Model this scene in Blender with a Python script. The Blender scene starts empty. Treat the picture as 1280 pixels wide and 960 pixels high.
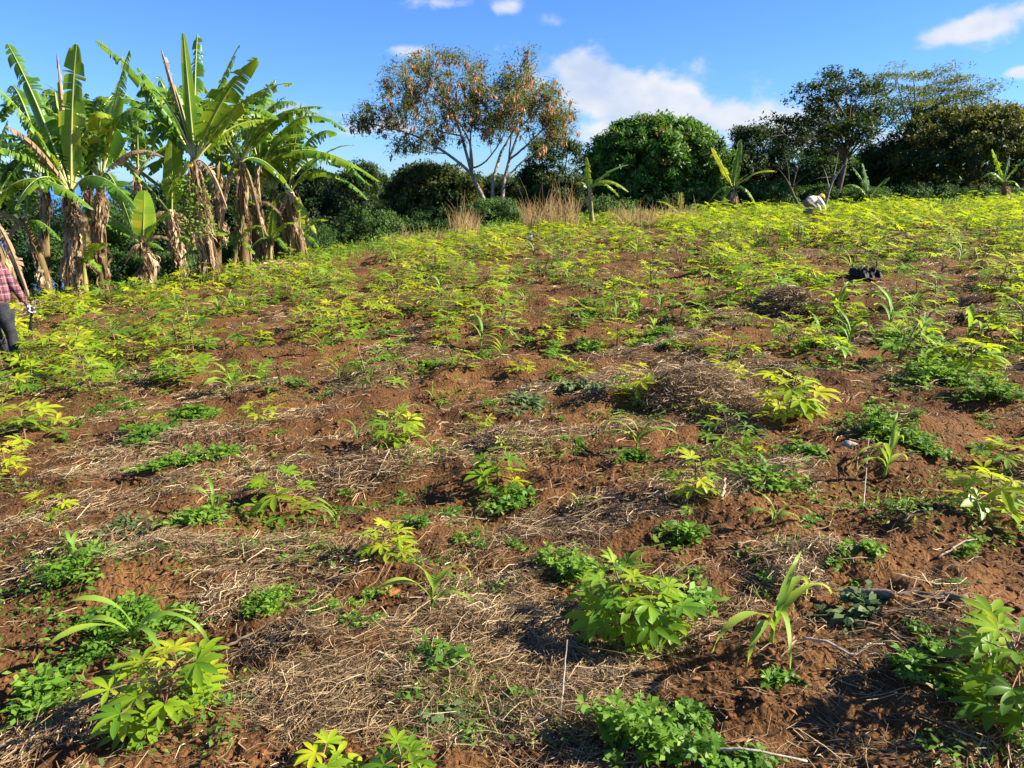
import bpy, math, random
import numpy as np
from math import radians, sin, cos, pi
from mathutils import Vector

rng = np.random.default_rng(11)
random.seed(11)
S = bpy.context.scene
COL = S.collection
F = 890.0                      # focal length in pixels of a 1280 wide frame
PITCH = math.atan((480 - 228) / F)
EYE = 1.75

# ------------------------------------------------------------------ noise
def _h(ix, iy, seed):
    h = (ix.astype(np.int64) * 374761393 + iy.astype(np.int64) * 668265263 + seed * 974711) & 0xffffffff
    h = ((h ^ (h >> 13)) * 1274126177) & 0xffffffff
    return (h ^ (h >> 16)) & 0xffffffff
def perlin(x, y, seed=0):
    x = np.asarray(x, float); y = np.asarray(y, float)
    xi = np.floor(x); yi = np.floor(y); fx = x - xi; fy = y - yi
    u = fx*fx*fx*(fx*(fx*6-15)+10); v = fy*fy*fy*(fy*(fy*6-15)+10)
    def g(dx, dy):
        a = _h(xi+dx, yi+dy, seed) * (2*pi/4294967296.0)
        return np.cos(a)*(fx-dx) + np.sin(a)*(fy-dy)
    a = g(0,0); b = g(1,0); c = g(0,1); d = g(1,1)
    return 1.5*((a+(b-a)*u)*(1-v) + (c+(d-c)*u)*v)
def fbm(x, y, seed=0, oct=4, gain=.5):
    s = 0; a = 1.0
    for i in range(oct):
        s = s + a*perlin(x, y, seed+i*17); x = x*2.03+3.1; y = y*2.03+1.7; a *= gain
    return s
def sstep(a, b, x):
    t = np.clip((np.asarray(x, float)-a)/(b-a), 0, 1); return t*t*(3-2*t)

# ------------------------------------------------------------------ terrain
AZ = [-180, -100, -60, -36, -28, -19, -10, 0, 7, 17, 26, 35, 60, 100, 180]
ED = [60, 40, 17, 15.4, 16.3, 18.6, 23, 26.5, 28, 28.5, 28, 28, 32, 60, 60]
def edge_d(X, Y):
    az = np.degrees(np.arctan2(X, Y))
    return np.hypot(X, Y) - np.interp(az, AZ, ED)*np.where(np.abs(az) < 60, 1/np.maximum(.5, np.cos(np.radians(az))), 1.5), az
def base_z(X, Y):
    X = np.asarray(X, float); Y = np.asarray(Y, float)
    Xc = np.clip(X, -28, 26)
    z = .072*Xc - .0012*Xc*Xc
    z = z - .14*np.exp(-((X+7.4)**2+(Y-10.2)**2)/7.0)
    d, az = edge_d(X, Y)
    k = np.interp(az, [-60, -30, -12, 0, 20, 60], [.2, .2, .16, .06, .03, .03])
    dd = np.maximum(0, d-3)
    z = z - np.minimum(k*dd, 7.0) - .28*np.maximum(0, d-45)
    return np.maximum(z, -170)
def bumps(X, Y):
    X = np.asarray(X, float); Y = np.asarray(Y, float)
    d, az = edge_d(X, Y)
    far = np.exp(-np.hypot(X, Y)/60)
    fld = 1 - .6*sstep(-1, 3, d)
    u = X*.95+Y*.3; v = -X*.3+Y*.95
    b = .085*fbm(u/1.6, v/.9, 3, 3) + .06*fbm(X/.5, Y/.42, 9, 2) - .035*np.abs(perlin(u/.33, v/.22, 15))
    return b*fld*far
def clods(X, Y):
    r = np.hypot(X, Y)
    n1 = perlin(X/.13, Y/.12, 31); n2 = perlin(X/.06, Y/.055, 37)
    m = .5+.5*perlin(X/.9, Y/.9, 41)
    return (.028*np.abs(n1)+.019*n2*m+.009*perlin(X/.025, Y/.025, 43))*np.exp(-r/14)
def gz(X, Y):
    return base_z(X, Y) + bumps(X, Y)
def ray(px, py):
    x = (px-640)/F; y = -(py-480)/F
    return np.array([x, cos(PITCH)+y*sin(PITCH), -sin(PITCH)+y*cos(PITCH)])
def pix(px, py, dmin=.8):
    """the point of the ground that is seen at a pixel of the 1280x960 photograph"""
    d = ray(px, py); d = d/d[1]
    ys = np.concatenate([np.linspace(dmin, 45, 900), np.linspace(45.5, 120, 150)])
    below = (EYE + d[2]*ys) < base_z(d[0]*ys, ys)
    i = int(np.argmax(below)) if below.any() else 700
    Y = ys[i]; X = d[0]*Y
    return np.array([X, Y, float(gz(X, Y))])
def at(px, py, Y):
    d = ray(px, py); return np.array([0, 0, EYE]) + d/d[1]*Y
def mpp(P):
    """metres covered by one photograph pixel at a point"""
    return (P[1]*cos(PITCH) + (EYE-P[2])*sin(PITCH))/F
def mulch(X, Y):
    u = X*.97+Y*.25; v = -X*.25+Y*.97
    m = .36 + .8*fbm(u/1.7, v/.6, 71, 4, .6)
    for (bx, by, rx, ry, w) in MULCH:
        m = m + w*np.exp(-((X-bx)/rx)**2-((Y-by)/ry)**2)
    return np.clip(m, 0, 1)
MULCH = []
for (px, py, wx, wy, w) in [(450, 880, 260, 70, .8), (700, 800, 110, 45, .55), (330, 730, 120, 40, .6), (140, 560, 190, 60, .55), (880, 470, 120, 45, .7),
        (985, 372, 45, 25, .6), (640, 640, 120, 22, .5), (1000, 710, 90, 30, .55), (440, 490, 120, 25, .4), (230, 700, 130, 30, .3),
        (1180, 880, 150, 70, -.7), (900, 850, 90, 60, -.4), (70, 740, 120, 30, -.5), (480, 740, 50, 40, -.7), (560, 480, 90, 15, -.5), (760, 620, 90, 25, -.4),
        (1120, 640, 120, 50, -.5), (230, 430, 160, 30, -.45), (620, 380, 200, 40, -.3), (1000, 560, 60, 30, -.5), (20, 880, 60, 60, -.3)]:
    P = pix(px, py); m = mpp(P)
    MULCH.append((P[0], P[1], wx*m, wy*m*P[1]/(EYE-P[2]+.3), w))

# ------------------------------------------------------------------ mesh building
class MB:
    def __init__(s): s.v = []; s.q = []; s.t = []; s.tint = []; s.qm = []; s.tm = []; s.n = 0
    def add(s, v, quads=None, tris=None, tint=.5, mat=0):
        v = np.asarray(v, float).reshape(-1, 3)
        if quads is not None and len(quads):
            q = np.asarray(quads, np.int64).reshape(-1, 4)+s.n; s.q.append(q); s.qm.append(np.full(len(q), mat))
        if tris is not None and len(tris):
            t = np.asarray(tris, np.int64).reshape(-1, 3)+s.n; s.t.append(t); s.tm.append(np.full(len(t), mat))
        s.v.append(v); s.tint.append(np.broadcast_to(np.asarray(tint, float), (len(v),)))
        s.n += len(v)
    def merge(s, o, R=None, loc=None, sc=1.0):
        v = np.concatenate(o.v)*sc
        if R is not None: v = v @ R.T
        if loc is not None: v = v+loc
        for q, m in zip(o.q, o.qm): s.q.append(q+s.n); s.qm.append(m)
        for t, m in zip(o.t, o.tm): s.t.append(t+s.n); s.tm.append(m)
        s.v.append(v); s.tint.append(np.concatenate(o.tint)); s.n += len(v)
    def mesh(s, name, mats, smooth=True):
        me = bpy.data.meshes.new(name)
        v = np.concatenate(s.v)
        q = np.concatenate(s.q) if s.q else np.zeros((0, 4), int); t = np.concatenate(s.t) if s.t else np.zeros((0, 3), int)
        me.vertices.add(len(v)); me.vertices.foreach_set('co', v.ravel().astype(np.float32))
        loops = np.concatenate([q.ravel(), t.ravel()]).astype(np.int32)
        me.loops.add(len(loops)); me.loops.foreach_set('vertex_index', loops)
        st = np.concatenate([np.arange(len(q))*4, len(q)*4+np.arange(len(t))*3]).astype(np.int32)
        me.polygons.add(len(st)); me.polygons.foreach_set('loop_start', st)
        mi = np.concatenate(s.qm+s.tm).astype(np.int32)
        me.polygons.foreach_set('material_index', mi)
        me.polygons.foreach_set('use_smooth', np.full(len(st), smooth))
        a = me.attributes.new('tint', 'FLOAT', 'POINT'); a.data.foreach_set('value', np.concatenate(s.tint).astype(np.float32))
        me.update(calc_edges=True); me.validate()
        for m in (mats if isinstance(mats, (list, tuple)) else [mats]): me.materials.append(m)
        return me
    def build(s, name, mats, parent=None, smooth=True, loc=None):
        o = bpy.data.objects.new(name, s.mesh(name, mats, smooth)); COL.objects.link(o)
        if parent is not None: o.parent = parent
        if loc is not None: o.location = loc
        return o
def tag(o, label=None, cat=None, group=None, kind=None):
    if label: o['label'] = label
    if cat: o['category'] = cat
    if group: o['group'] = group
    if kind: o['kind'] = kind
    return o
def thing(name, label, cat, loc=(0, 0, 0), rz=0, group=None):
    o = bpy.data.objects.new(name, None); COL.objects.link(o); o.empty_display_size = .1
    o.location = loc; o.rotation_euler = (0, 0, rz)
    return tag(o, label, cat, group)
def unit(v): v = np.asarray(v, float); return v/(np.linalg.norm(v)+1e-9)
def frame(d, up=(0, 0, 1)):
    x = unit(d); y = np.cross(up, x)
    if np.linalg.norm(y) < 1e-3: y = np.array([0, 1.0, 0])
    y = unit(y); z = np.cross(x, y); return np.stack([x, y, z], 1)
def rotz(a): c, s = cos(a), sin(a); return np.array([[c, -s, 0], [s, c, 0], [0, 0, 1]])
def tube(mb, pts, rad, n=6, mat=0, tint=.5, cap=True):
    pts = np.asarray(pts, float); k = len(pts); rad = np.broadcast_to(np.asarray(rad, float), (k,))
    T = np.gradient(pts, axis=0); T /= np.linalg.norm(T, axis=1)[:, None]+1e-9
    ref = np.array([.31, .95, .05]) if abs(unit(T.mean(0))[2]) > .7 else np.array([.05, .1, 1.0])
    U = np.cross(T, ref); U /= np.linalg.norm(U, axis=1)[:, None]+1e-9; W = np.cross(T, U)
    a = np.arange(n)*2*pi/n
    v = pts[:, None, :] + rad[:, None, None]*(np.cos(a)[None, :, None]*U[:, None, :]+np.sin(a)[None, :, None]*W[:, None, :])
    i = np.arange(k-1)[:, None]*n; j = np.arange(n)[None, :]; j2 = (j+1) % n
    q = np.stack([i+j, i+j2, i+n+j2, i+n+j], -1).reshape(-1, 4)
    v = v.reshape(-1, 3); tr = []
    if cap:
        v = np.concatenate([v, pts[:1], pts[-1:]]); c0 = k*n; c1 = c0+1; b = (k-1)*n
        tr = [(c0, (jj+1) % n, jj) for jj in range(n)] + [(c1, b+jj, b+(jj+1) % n) for jj in range(n)]
    tn = np.asarray(tint, float)
    if tn.ndim == 1 and len(tn) == k:
        tn = np.repeat(tn, n)
        if cap: tn = np.concatenate([tn, [tn[0], tn[-1]]])
    mb.add(v, q, tr, tn, mat)
def curve(P0, P1, P2, n):
    t = np.linspace(0, 1, n)[:, None]
    return (1-t)**2*np.asarray(P0)+2*t*(1-t)*np.asarray(P1)+t*t*np.asarray(P2)
def blade_verts(n, L, W, prof, fold=.25, e0=.2, e1=-.7, wav=0, twist=0):
    """one leaf blade along +x, three vertices across, bending from slope e0 to e1 (radians)"""
    t = np.linspace(0, 1, n+1)
    ang = e0+(e1-e0)*t**1.2
    dx = np.cos(ang)*L/n; dz = np.sin(ang)*L/n
    x = np.concatenate([[0], np.cumsum(dx[:-1])]); z = np.concatenate([[0], np.cumsum(dz[:-1])])
    w = W*np.interp(t, np.linspace(0, 1, len(prof)), prof)
    nx = -np.sin(ang); nz = np.cos(ang)
    wv = wav*W*np.sin(t*9+wav*31) if wav else 0*t
    up = fold*w
    tw = twist*t
    l = np.stack([x+nx*(up+wv), w*np.cos(tw), z+nz*(up+wv)+w*np.sin(tw)], 1)
    r = np.stack([x+nx*(up-wv), -w*np.cos(tw), z+nz*(up-wv)-w*np.sin(tw)], 1)
    m = np.stack([x, 0*x, z], 1)
    return np.stack([l, m, r], 1).reshape(-1, 3)
_bq = {}
def blade_quads(n):
    if n not in _bq:
        i = np.arange(n)*3
        _bq[n] = np.concatenate([np.stack([i, i+1, i+4, i+3], 1), np.stack([i+1, i+2, i+5, i+4], 1)])
    return _bq[n]
def rhombs(mb, C, D, N, L, W, tint, mat=0):
    """many small leaves at once: centres C, directions D, normals N"""
    C = np.asarray(C); D = D/(np.linalg.norm(D, axis=1)[:, None]+1e-9)
    Sd = np.cross(N, D); Sd /= np.linalg.norm(Sd, axis=1)[:, None]+1e-9
    L = np.broadcast_to(L, (len(C),))[:, None]; W = np.broadcast_to(W, (len(C),))[:, None]
    up = np.cross(D, Sd)
    v = np.stack([C-D*L*.5, C+Sd*W*.5+D*L*.02+up*W*.12, C+D*L*.5-up*L*.1, C-Sd*W*.5+D*L*.02+up*W*.12], 1).reshape(-1, 3)
    i = np.arange(len(C))*4
    mb.add(v, np.stack([i, i+3, i+2, i+1], 1), None, np.repeat(np.broadcast_to(tint, (len(C),)), 4), mat)
def rdir(n):
    v = rng.normal(size=(n, 3)); return v/np.linalg.norm(v, axis=1)[:, None]

# ------------------------------------------------------------------ materials
def nodes(name):
    m = bpy.data.materials.new(name); m.use_nodes = True
    nt = m.node_tree; nt.nodes.clear(); out = nt.nodes.new('ShaderNodeOutputMaterial')
    return m, nt, out
def N(nt, t, **kw):
    n = nt.nodes.new(t)
    for k, v in kw.items():
        if k.startswith('i_'):
            key = k[2:]; key = int(key) if key.isdigit() else key.replace('_', ' ')
            n.inputs[key].default_value = v
        else: setattr(n, k, v)
    return n
def ramp(nt, stops):
    r = N(nt, 'ShaderNodeValToRGB'); e = r.color_ramp.elements
    while len(e) < len(stops): e.new(.5)
    for el, (p, c) in zip(e, stops): el.position = p; el.color = (*c, 1)
    return r
def leaf_mat(name, stops, trans=(.3, .4, .03), tmix=.35, rough=.45, objvar=.25, noise=0.0, nscale=6):
    m, nt, out = nodes(name); L = nt.links
    at_ = N(nt, 'ShaderNodeAttribute', attribute_name='tint'); oi = N(nt, 'ShaderNodeObjectInfo')
    a = N(nt, 'ShaderNodeMath', operation='MULTIPLY_ADD'); a.inputs[1].default_value = objvar; a.inputs[2].default_value = -objvar/2
    L.new(oi.outputs['Random'], a.inputs[0])
    b = N(nt, 'ShaderNodeMath', operation='ADD'); L.new(at_.outputs['Fac'], b.inputs[0]); L.new(a.outputs[0], b.inputs[1])
    src = b
    if noise:
        tc = N(nt, 'ShaderNodeTexCoord'); nz = N(nt, 'ShaderNodeTexNoise', i_Scale=nscale, i_Detail=4.0); L.new(tc.outputs['Object'], nz.inputs['Vector'])
        c = N(nt, 'ShaderNodeMath', operation='MULTIPLY_ADD'); c.inputs[1].default_value = noise*2; c.inputs[2].default_value = -noise
        L.new(nz.outputs['Fac'], c.inputs[0]); d = N(nt, 'ShaderNodeMath', operation='ADD'); L.new(b.outputs[0], d.inputs[0]); L.new(c.outputs[0], d.inputs[1]); src = d
    r = ramp(nt, stops); L.new(src.outputs[0], r.inputs[0])
    p = N(nt, 'ShaderNodeBsdfPrincipled', i_Roughness=rough); p.inputs['Specular IOR Level'].default_value = .35
    L.new(r.outputs[0], p.inputs['Base Color'])
    if tmix:
        t = N(nt, 'ShaderNodeBsdfTranslucent')
        mc = N(nt, 'ShaderNodeMix', data_type='RGBA', blend_type='MIX'); mc.inputs[0].default_value = .65
        L.new(r.outputs[0], mc.inputs[6]); mc.inputs[7].default_value = (*trans, 1); L.new(mc.outputs[2], t.inputs[0])
        ms = N(nt, 'ShaderNodeMixShader'); ms.inputs[0].default_value = tmix
        L.new(p.outputs[0], ms.inputs[1]); L.new(t.outputs[0], ms.inputs[2]); L.new(ms.outputs[0], out.inputs[0])
    else: L.new(p.outputs[0], out.inputs[0])
    return m
def rough_mat(name, c1, c2, scale=8, rough=.85, bump=.4, bscale=30, stretch=(1, 1, 1), coord='Object', spec=.2, objvar=0):
    m, nt, out = nodes(name); L = nt.links
    tc = N(nt, 'ShaderNodeTexCoord'); mp = N(nt, 'ShaderNodeMapping'); mp.inputs['Scale'].default_value = stretch
    L.new(tc.outputs[coord], mp.inputs[0])
    nz = N(nt, 'ShaderNodeTexNoise', i_Scale=scale, i_Detail=6.0, i_Roughness=.6); L.new(mp.outputs[0], nz.inputs['Vector'])
    r = ramp(nt, [(.3, c1), (.7, c2)]); L.new(nz.outputs['Fac'], r.inputs[0])
    p = N(nt, 'ShaderNodeBsdfPrincipled', i_Roughness=rough); p.inputs['Specular IOR Level'].default_value = spec
    L.new(r.outputs[0], p.inputs['Base Color'])
    if bump:
        n2 = N(nt, 'ShaderNodeTexNoise', i_Scale=bscale, i_Detail=5.0); L.new(mp.outputs[0], n2.inputs['Vector'])
        b = N(nt, 'ShaderNodeBump', i_Strength=bump, i_Distance=.02); L.new(n2.outputs['Fac'], b.inputs['Height']); L.new(b.outputs[0], p.inputs['Normal'])
    L.new(p.outputs[0], out.inputs[0]); return m
M = {}
M['cassava'] = leaf_mat('cassava_leaf', [(0, (.03, .09, .012)), (.35, (.085, .21, .015)), (.72, (.23, .34, .014)), (1, (.42, .42, .018))], (.55, .66, .012), .46, .42, .5)
M['petiole'] = leaf_mat('red_petiole', [(0, (.18, .05, .04)), (1, (.17, .19, .05))], tmix=0, rough=.5, objvar=0)
M['maize'] = leaf_mat('maize_leaf', [(0, (.06, .16, .02)), (.6, (.14, .28, .03)), (1, (.32, .38, .04))], (.45, .6, .05), .42, .55, .3)
M['weed'] = leaf_mat('weed_leaf', [(0, (.03, .085, .012)), (.5, (.075, .185, .018)), (1, (.19, .32, .03))], (.36, .55, .03), .42, .55, .45)
M['grey_weed'] = leaf_mat('wilted_leaf', [(0, (.05, .09, .03)), (1, (.16, .21, .07))], (.2, .3, .1), .25, .6, .2)
M['straw'] = leaf_mat('dry_straw', [(0, (.06, .034, .015)), (.38, (.19, .12, .056)), (.72, (.39, .275, .14)), (1, (.62, .50, .32))], (.4, .3, .18), .15, .6, 0)
M['litter'] = leaf_mat('dead_leaf', [(0, (.10, .05, .025)), (1, (.34, .17, .07))], (.4, .2, .08), .2, .6, 0)
M['drygrass'] = leaf_mat('tall_dry_grass', [(0, (.22, .14, .06)), (.6, (.42, .28, .13)), (1, (.30, .33, .07))], (.5, .36, .16), .3, .6, 0)
M['greengrass'] = leaf_mat('edge_grass', [(0, (.05, .11, .02)), (.6, (.13, .20, .03)), (1, (.3, .28, .08))], (.3, .4, .05), .35, .5, .1)
M['banana'] = leaf_mat('banana_leaf', [(0, (.024, .085, .012)), (.5, (.075, .185, .018)), (.78, (.19, .30, .02)), (1, (.45, .37, .03))], (.38, .52, .012), .4, .38, .15, .12, 3)
M['rib'] = leaf_mat('banana_midrib', [(0, (.16, .24, .05)), (1, (.42, .42, .14))], tmix=0, rough=.4, objvar=.2)
M['bdry'] = leaf_mat('banana_dry_leaf', [(0, (.10, .055, .03)), (.45, (.29, .19, .10)), (1, (.60, .46, .29))], (.45, .3, .13), .25, .7, .15, .15, 6)
M['btrunk'] = rough_mat('banana_stem', (.035, .022, .013), (.24, .165, .06), 7, .75, .6, 14, (1, 1, .3), spec=.2)
M['btrunk_green'] = rough_mat('banana_stem_green', (.14, .13, .035), (.34, .30, .08), 5, .5, .3, 12, (1, 1, .25), spec=.35)
M['bark'] = rough_mat('grey_bark', (.16, .13, .10), (.36, .31, .26), 9, .85, .5, 25, (1, 1, .4))
M['darkbark'] = rough_mat('dark_bark', (.06, .045, .03), (.16, .12, .09), 9, .85, .5, 25, (1, 1, .4))
M['mango'] = leaf_mat('mango_leaf', [(0, (.016, .055, .008)), (.5, (.042, .125, .012)), (.88, (.10, .22, .016)), (1, (.22, .15, .04))], (.18, .36, .012), .25, .55, 0)
M['mango_dark'] = leaf_mat('dark_leaf', [(0, (.012, .030, .008)), (.6, (.028, .062, .012)), (.85, (.07, .085, .018)), (1, (.20, .14, .03))], (.10, .16, .01), .2, .65, 0)
M['flush'] = leaf_mat('flushing_leaf', [(0, (.015, .035, .008)), (.5, (.035, .078, .012)), (.72, (.15, .155, .022)), (1, (.36, .27, .04))], (.26, .24, .02), .26, .65, 0)
M['bushleaf'] = leaf_mat('bush_leaf', [(0, (.018, .05, .012)), (.5, (.035, .09, .018)), (1, (.09, .16, .03))], (.13, .24, .02), .25, .75, .2)
M['feather'] = leaf_mat('feathery_leaf', [(0, (.04, .07, .012)), (.6, (.10, .135, .02)), (1, (.19, .17, .03))], (.24, .26, .025), .4, .5, 0)
M['pod'] = leaf_mat('seed_pod', [(0, (.22, .10, .05)), (.6, (.46, .22, .11)), (1, (.60, .38, .22))], (.45, .22, .09), .3, .5, 0)
M['cutting'] = rough_mat('cassava_stake', (.20, .13, .08), (.42, .32, .22), 30, .8, .6, 40)
M['wood'] = rough_mat('weathered_wood', (.10, .07, .045), (.26, .19, .13), 12, .8, .5, 30, (.3, 2, 2))
M['stone'] = rough_mat('pale_stone', (.20, .17, .14), (.38, .34, .30), 10, .85, .6, 30)

# ------------------------------------------------------------------ ground, sea, sky
def build_ground():
    r = list(np.geomspace(.25, 1.1, 30)[:-1]); x = 1.1
    while x < 45: r.append(x); x *= 1.0062
    r += list(np.geomspace(45.5, 2500, 70)); r = np.array(r)
    a = np.concatenate([np.arange(-52, 52, .15), np.arange(52, 308, 2.5)]); a = np.radians(a)
    R, A = np.meshgrid(r, a, indexing='ij')
    X = R*np.sin(A); Y = R*np.cos(A)
    mu = mulch(X, Y)
    Z = gz(X, Y)+clods(X, Y)*(1-.35*mu)+.015*mu*np.exp(-R/20)
    nr, na = R.shape
    i = np.arange(nr-1)[:, None]*na; j = np.arange(na)[None, :]; j2 = (j+1) % na
    q = np.stack([i+j, i+na+j, i+na+j2, i+j2], -1).reshape(-1, 4)
    v = np.stack([X, Y, Z], -1).reshape(-1, 3)
    mb = MB(); mb.add(v, q, None, 0)
    c = len(v); mb.add([[0, 0, float(gz(0, 0))]], None, None, 0)
    mb.t.append(np.array([(c, (k+1) % na, k) for k in range(na)])[:, [0, 2, 1]]); mb.tm.append(np.zeros(na, int))
    m, nt, out = nodes('tilled_soil'); L = nt.links
    tc = N(nt, 'ShaderNodeTexCoord')
    am = N(nt, 'ShaderNodeAttribute', attribute_name='mulch'); ag = N(nt, 'ShaderNodeAttribute', attribute_name='edge')
    n1 = N(nt, 'ShaderNodeTexNoise', i_Scale=1.1, i_Detail=5.0, i_Roughness=.62); n2 = N(nt, 'ShaderNodeTexNoise', i_Scale=38.0, i_Detail=5.0, i_Roughness=.7)
    n3 = N(nt, 'ShaderNodeTexNoise', i_Scale=9.0, i_Detail=5.0, i_Roughness=.65)
    for n in (n1, n2, n3): L.new(tc.outputs['Object'], n.inputs['Vector'])
    s = N(nt, 'ShaderNodeMath', operation='MULTIPLY_ADD'); s.inputs[1].default_value = .55; L.new(n1.outputs['Fac'], s.inputs[0])
    s2 = N(nt, 'ShaderNodeMath', operation='MULTIPLY'); s2.inputs[1].default_value = .45; L.new(n2.outputs['Fac'], s2.inputs[0]); L.new(s2.outputs[0], s.inputs[2])
    soil = ramp(nt, [(.3, (.032, .015, .007)), (.46, (.094, .045, .018)), (.62, (.19, .091, .033)), (.76, (.29, .132, .045))]); L.new(s.outputs[0], soil.inputs[0])
    st = ramp(nt, [(.3, (.06, .034, .018)), (.5, (.13, .08, .043)), (.7, (.26, .18, .105))]); L.new(n2.outputs['Fac'], st.inputs[0])
    mf = N(nt, 'ShaderNodeMath', operation='MULTIPLY_ADD', use_clamp=True); mf.inputs[1].default_value = 1.6
    mo = N(nt, 'ShaderNodeMath', operation='MULTIPLY_ADD'); mo.inputs[1].default_value = 1.4; mo.inputs[2].default_value = -1.55; L.new(n3.outputs['Fac'], mo.inputs[0])
    L.new(am.outputs['Fac'], mf.inputs[0]); L.new(mo.outputs[0], mf.inputs[2])
    m1 = N(nt, 'ShaderNodeMix', data_type='RGBA'); L.new(mf.outputs[0], m1.inputs[0]); L.new(soil.outputs[0], m1.inputs[6]); L.new(st.outputs[0], m1.inputs[7])
    gr = ramp(nt, [(.35, (.035, .045, .014)), (.6, (.10, .105, .03)), (.75, (.22, .17, .07))]); L.new(n3.outputs['Fac'], gr.inputs[0])
    m2 = N(nt, 'ShaderNodeMix', data_type='RGBA'); L.new(ag.outputs['Fac'], m2.inputs[0]); L.new(m1.outputs[2], m2.inputs[6]); L.new(gr.outputs[0], m2.inputs[7])
    p = N(nt, 'ShaderNodeBsdfPrincipled', i_Roughness=.95); p.inputs['Specular IOR Level'].default_value = .1
    L.new(m2.outputs[2], p.inputs['Base Color'])
    vo = N(nt, 'ShaderNodeTexVoronoi', i_Scale=55.0); L.new(tc.outputs['Object'], vo.inputs['Vector'])
    b1 = N(nt, 'ShaderNodeBump', i_Strength=.8, i_Distance=.012, invert=True); L.new(vo.outputs['Distance'], b1.inputs['Height'])
    b2 = N(nt, 'ShaderNodeBump', i_Strength=.9, i_Distance=.02); L.new(n2.outputs['Fac'], b2.inputs['Height']); L.new(b1.outputs[0], b2.inputs['Normal'])
    L.new(b2.outputs[0], p.inputs['Normal']); L.new(p.outputs[0], out.inputs[0])
    o = mb.build('ground', m); tag(o, 'tilled red brown soil of the field with dry mulch', 'ground', kind='structure')
    d, az = edge_d(X, Y)
    e = np.concatenate([sstep(-.6, 1.2, d+.8*fbm(X/1.3, Y/1.3, 5, 3)).ravel(), [0]])
    mm = np.concatenate([mu.ravel(), [0.]])
    for nm, arr in (('mulch', mm), ('edge', e)):
        at_ = o.data.attributes.new(nm, 'FLOAT', 'POINT'); at_.data.foreach_set('value', arr.astype(np.float32))
build_ground()
def build_sea():
    m, nt, out = nodes('sea_water')
    p = N(nt, 'ShaderNodeBsdfPrincipled', i_Roughness=.45); p.inputs['Base Color'].default_value = (.06, .2, .5, 1)
    nz = N(nt, 'ShaderNodeTexNoise', i_Scale=.02, i_Detail=4.0); tc = N(nt, 'ShaderNodeTexCoord'); nt.links.new(tc.outputs['Object'], nz.inputs[0])
    b = N(nt, 'ShaderNodeBump', i_Strength=.3, i_Distance=2.0); nt.links.new(nz.outputs[0], b.inputs['Height']); nt.links.new(b.outputs[0], p.inputs['Normal'])
    nt.links.new(p.outputs[0], out.inputs[0])
    mb = MB(); n = 96; a = np.arange(n)*2*pi/n; R = np.array([300, 3000, 15000, 70000.])
    v = np.stack([R[:, None]*np.cos(a), R[:, None]*np.sin(a), np.full((4, n), -150.)], -1).reshape(-1, 3)
    i = np.arange(3)[:, None]*n; j = np.arange(n)[None]; j2 = (j+1) % n
    mb.add(v, np.stack([i+j, i+n+j, i+n+j2, i+j2], -1).reshape(-1, 4)[:, ::-1])
    tag(mb.build('sea', m), 'deep blue sea seen far off between the banana stems', 'sea', kind='structure')
build_sea()

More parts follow.
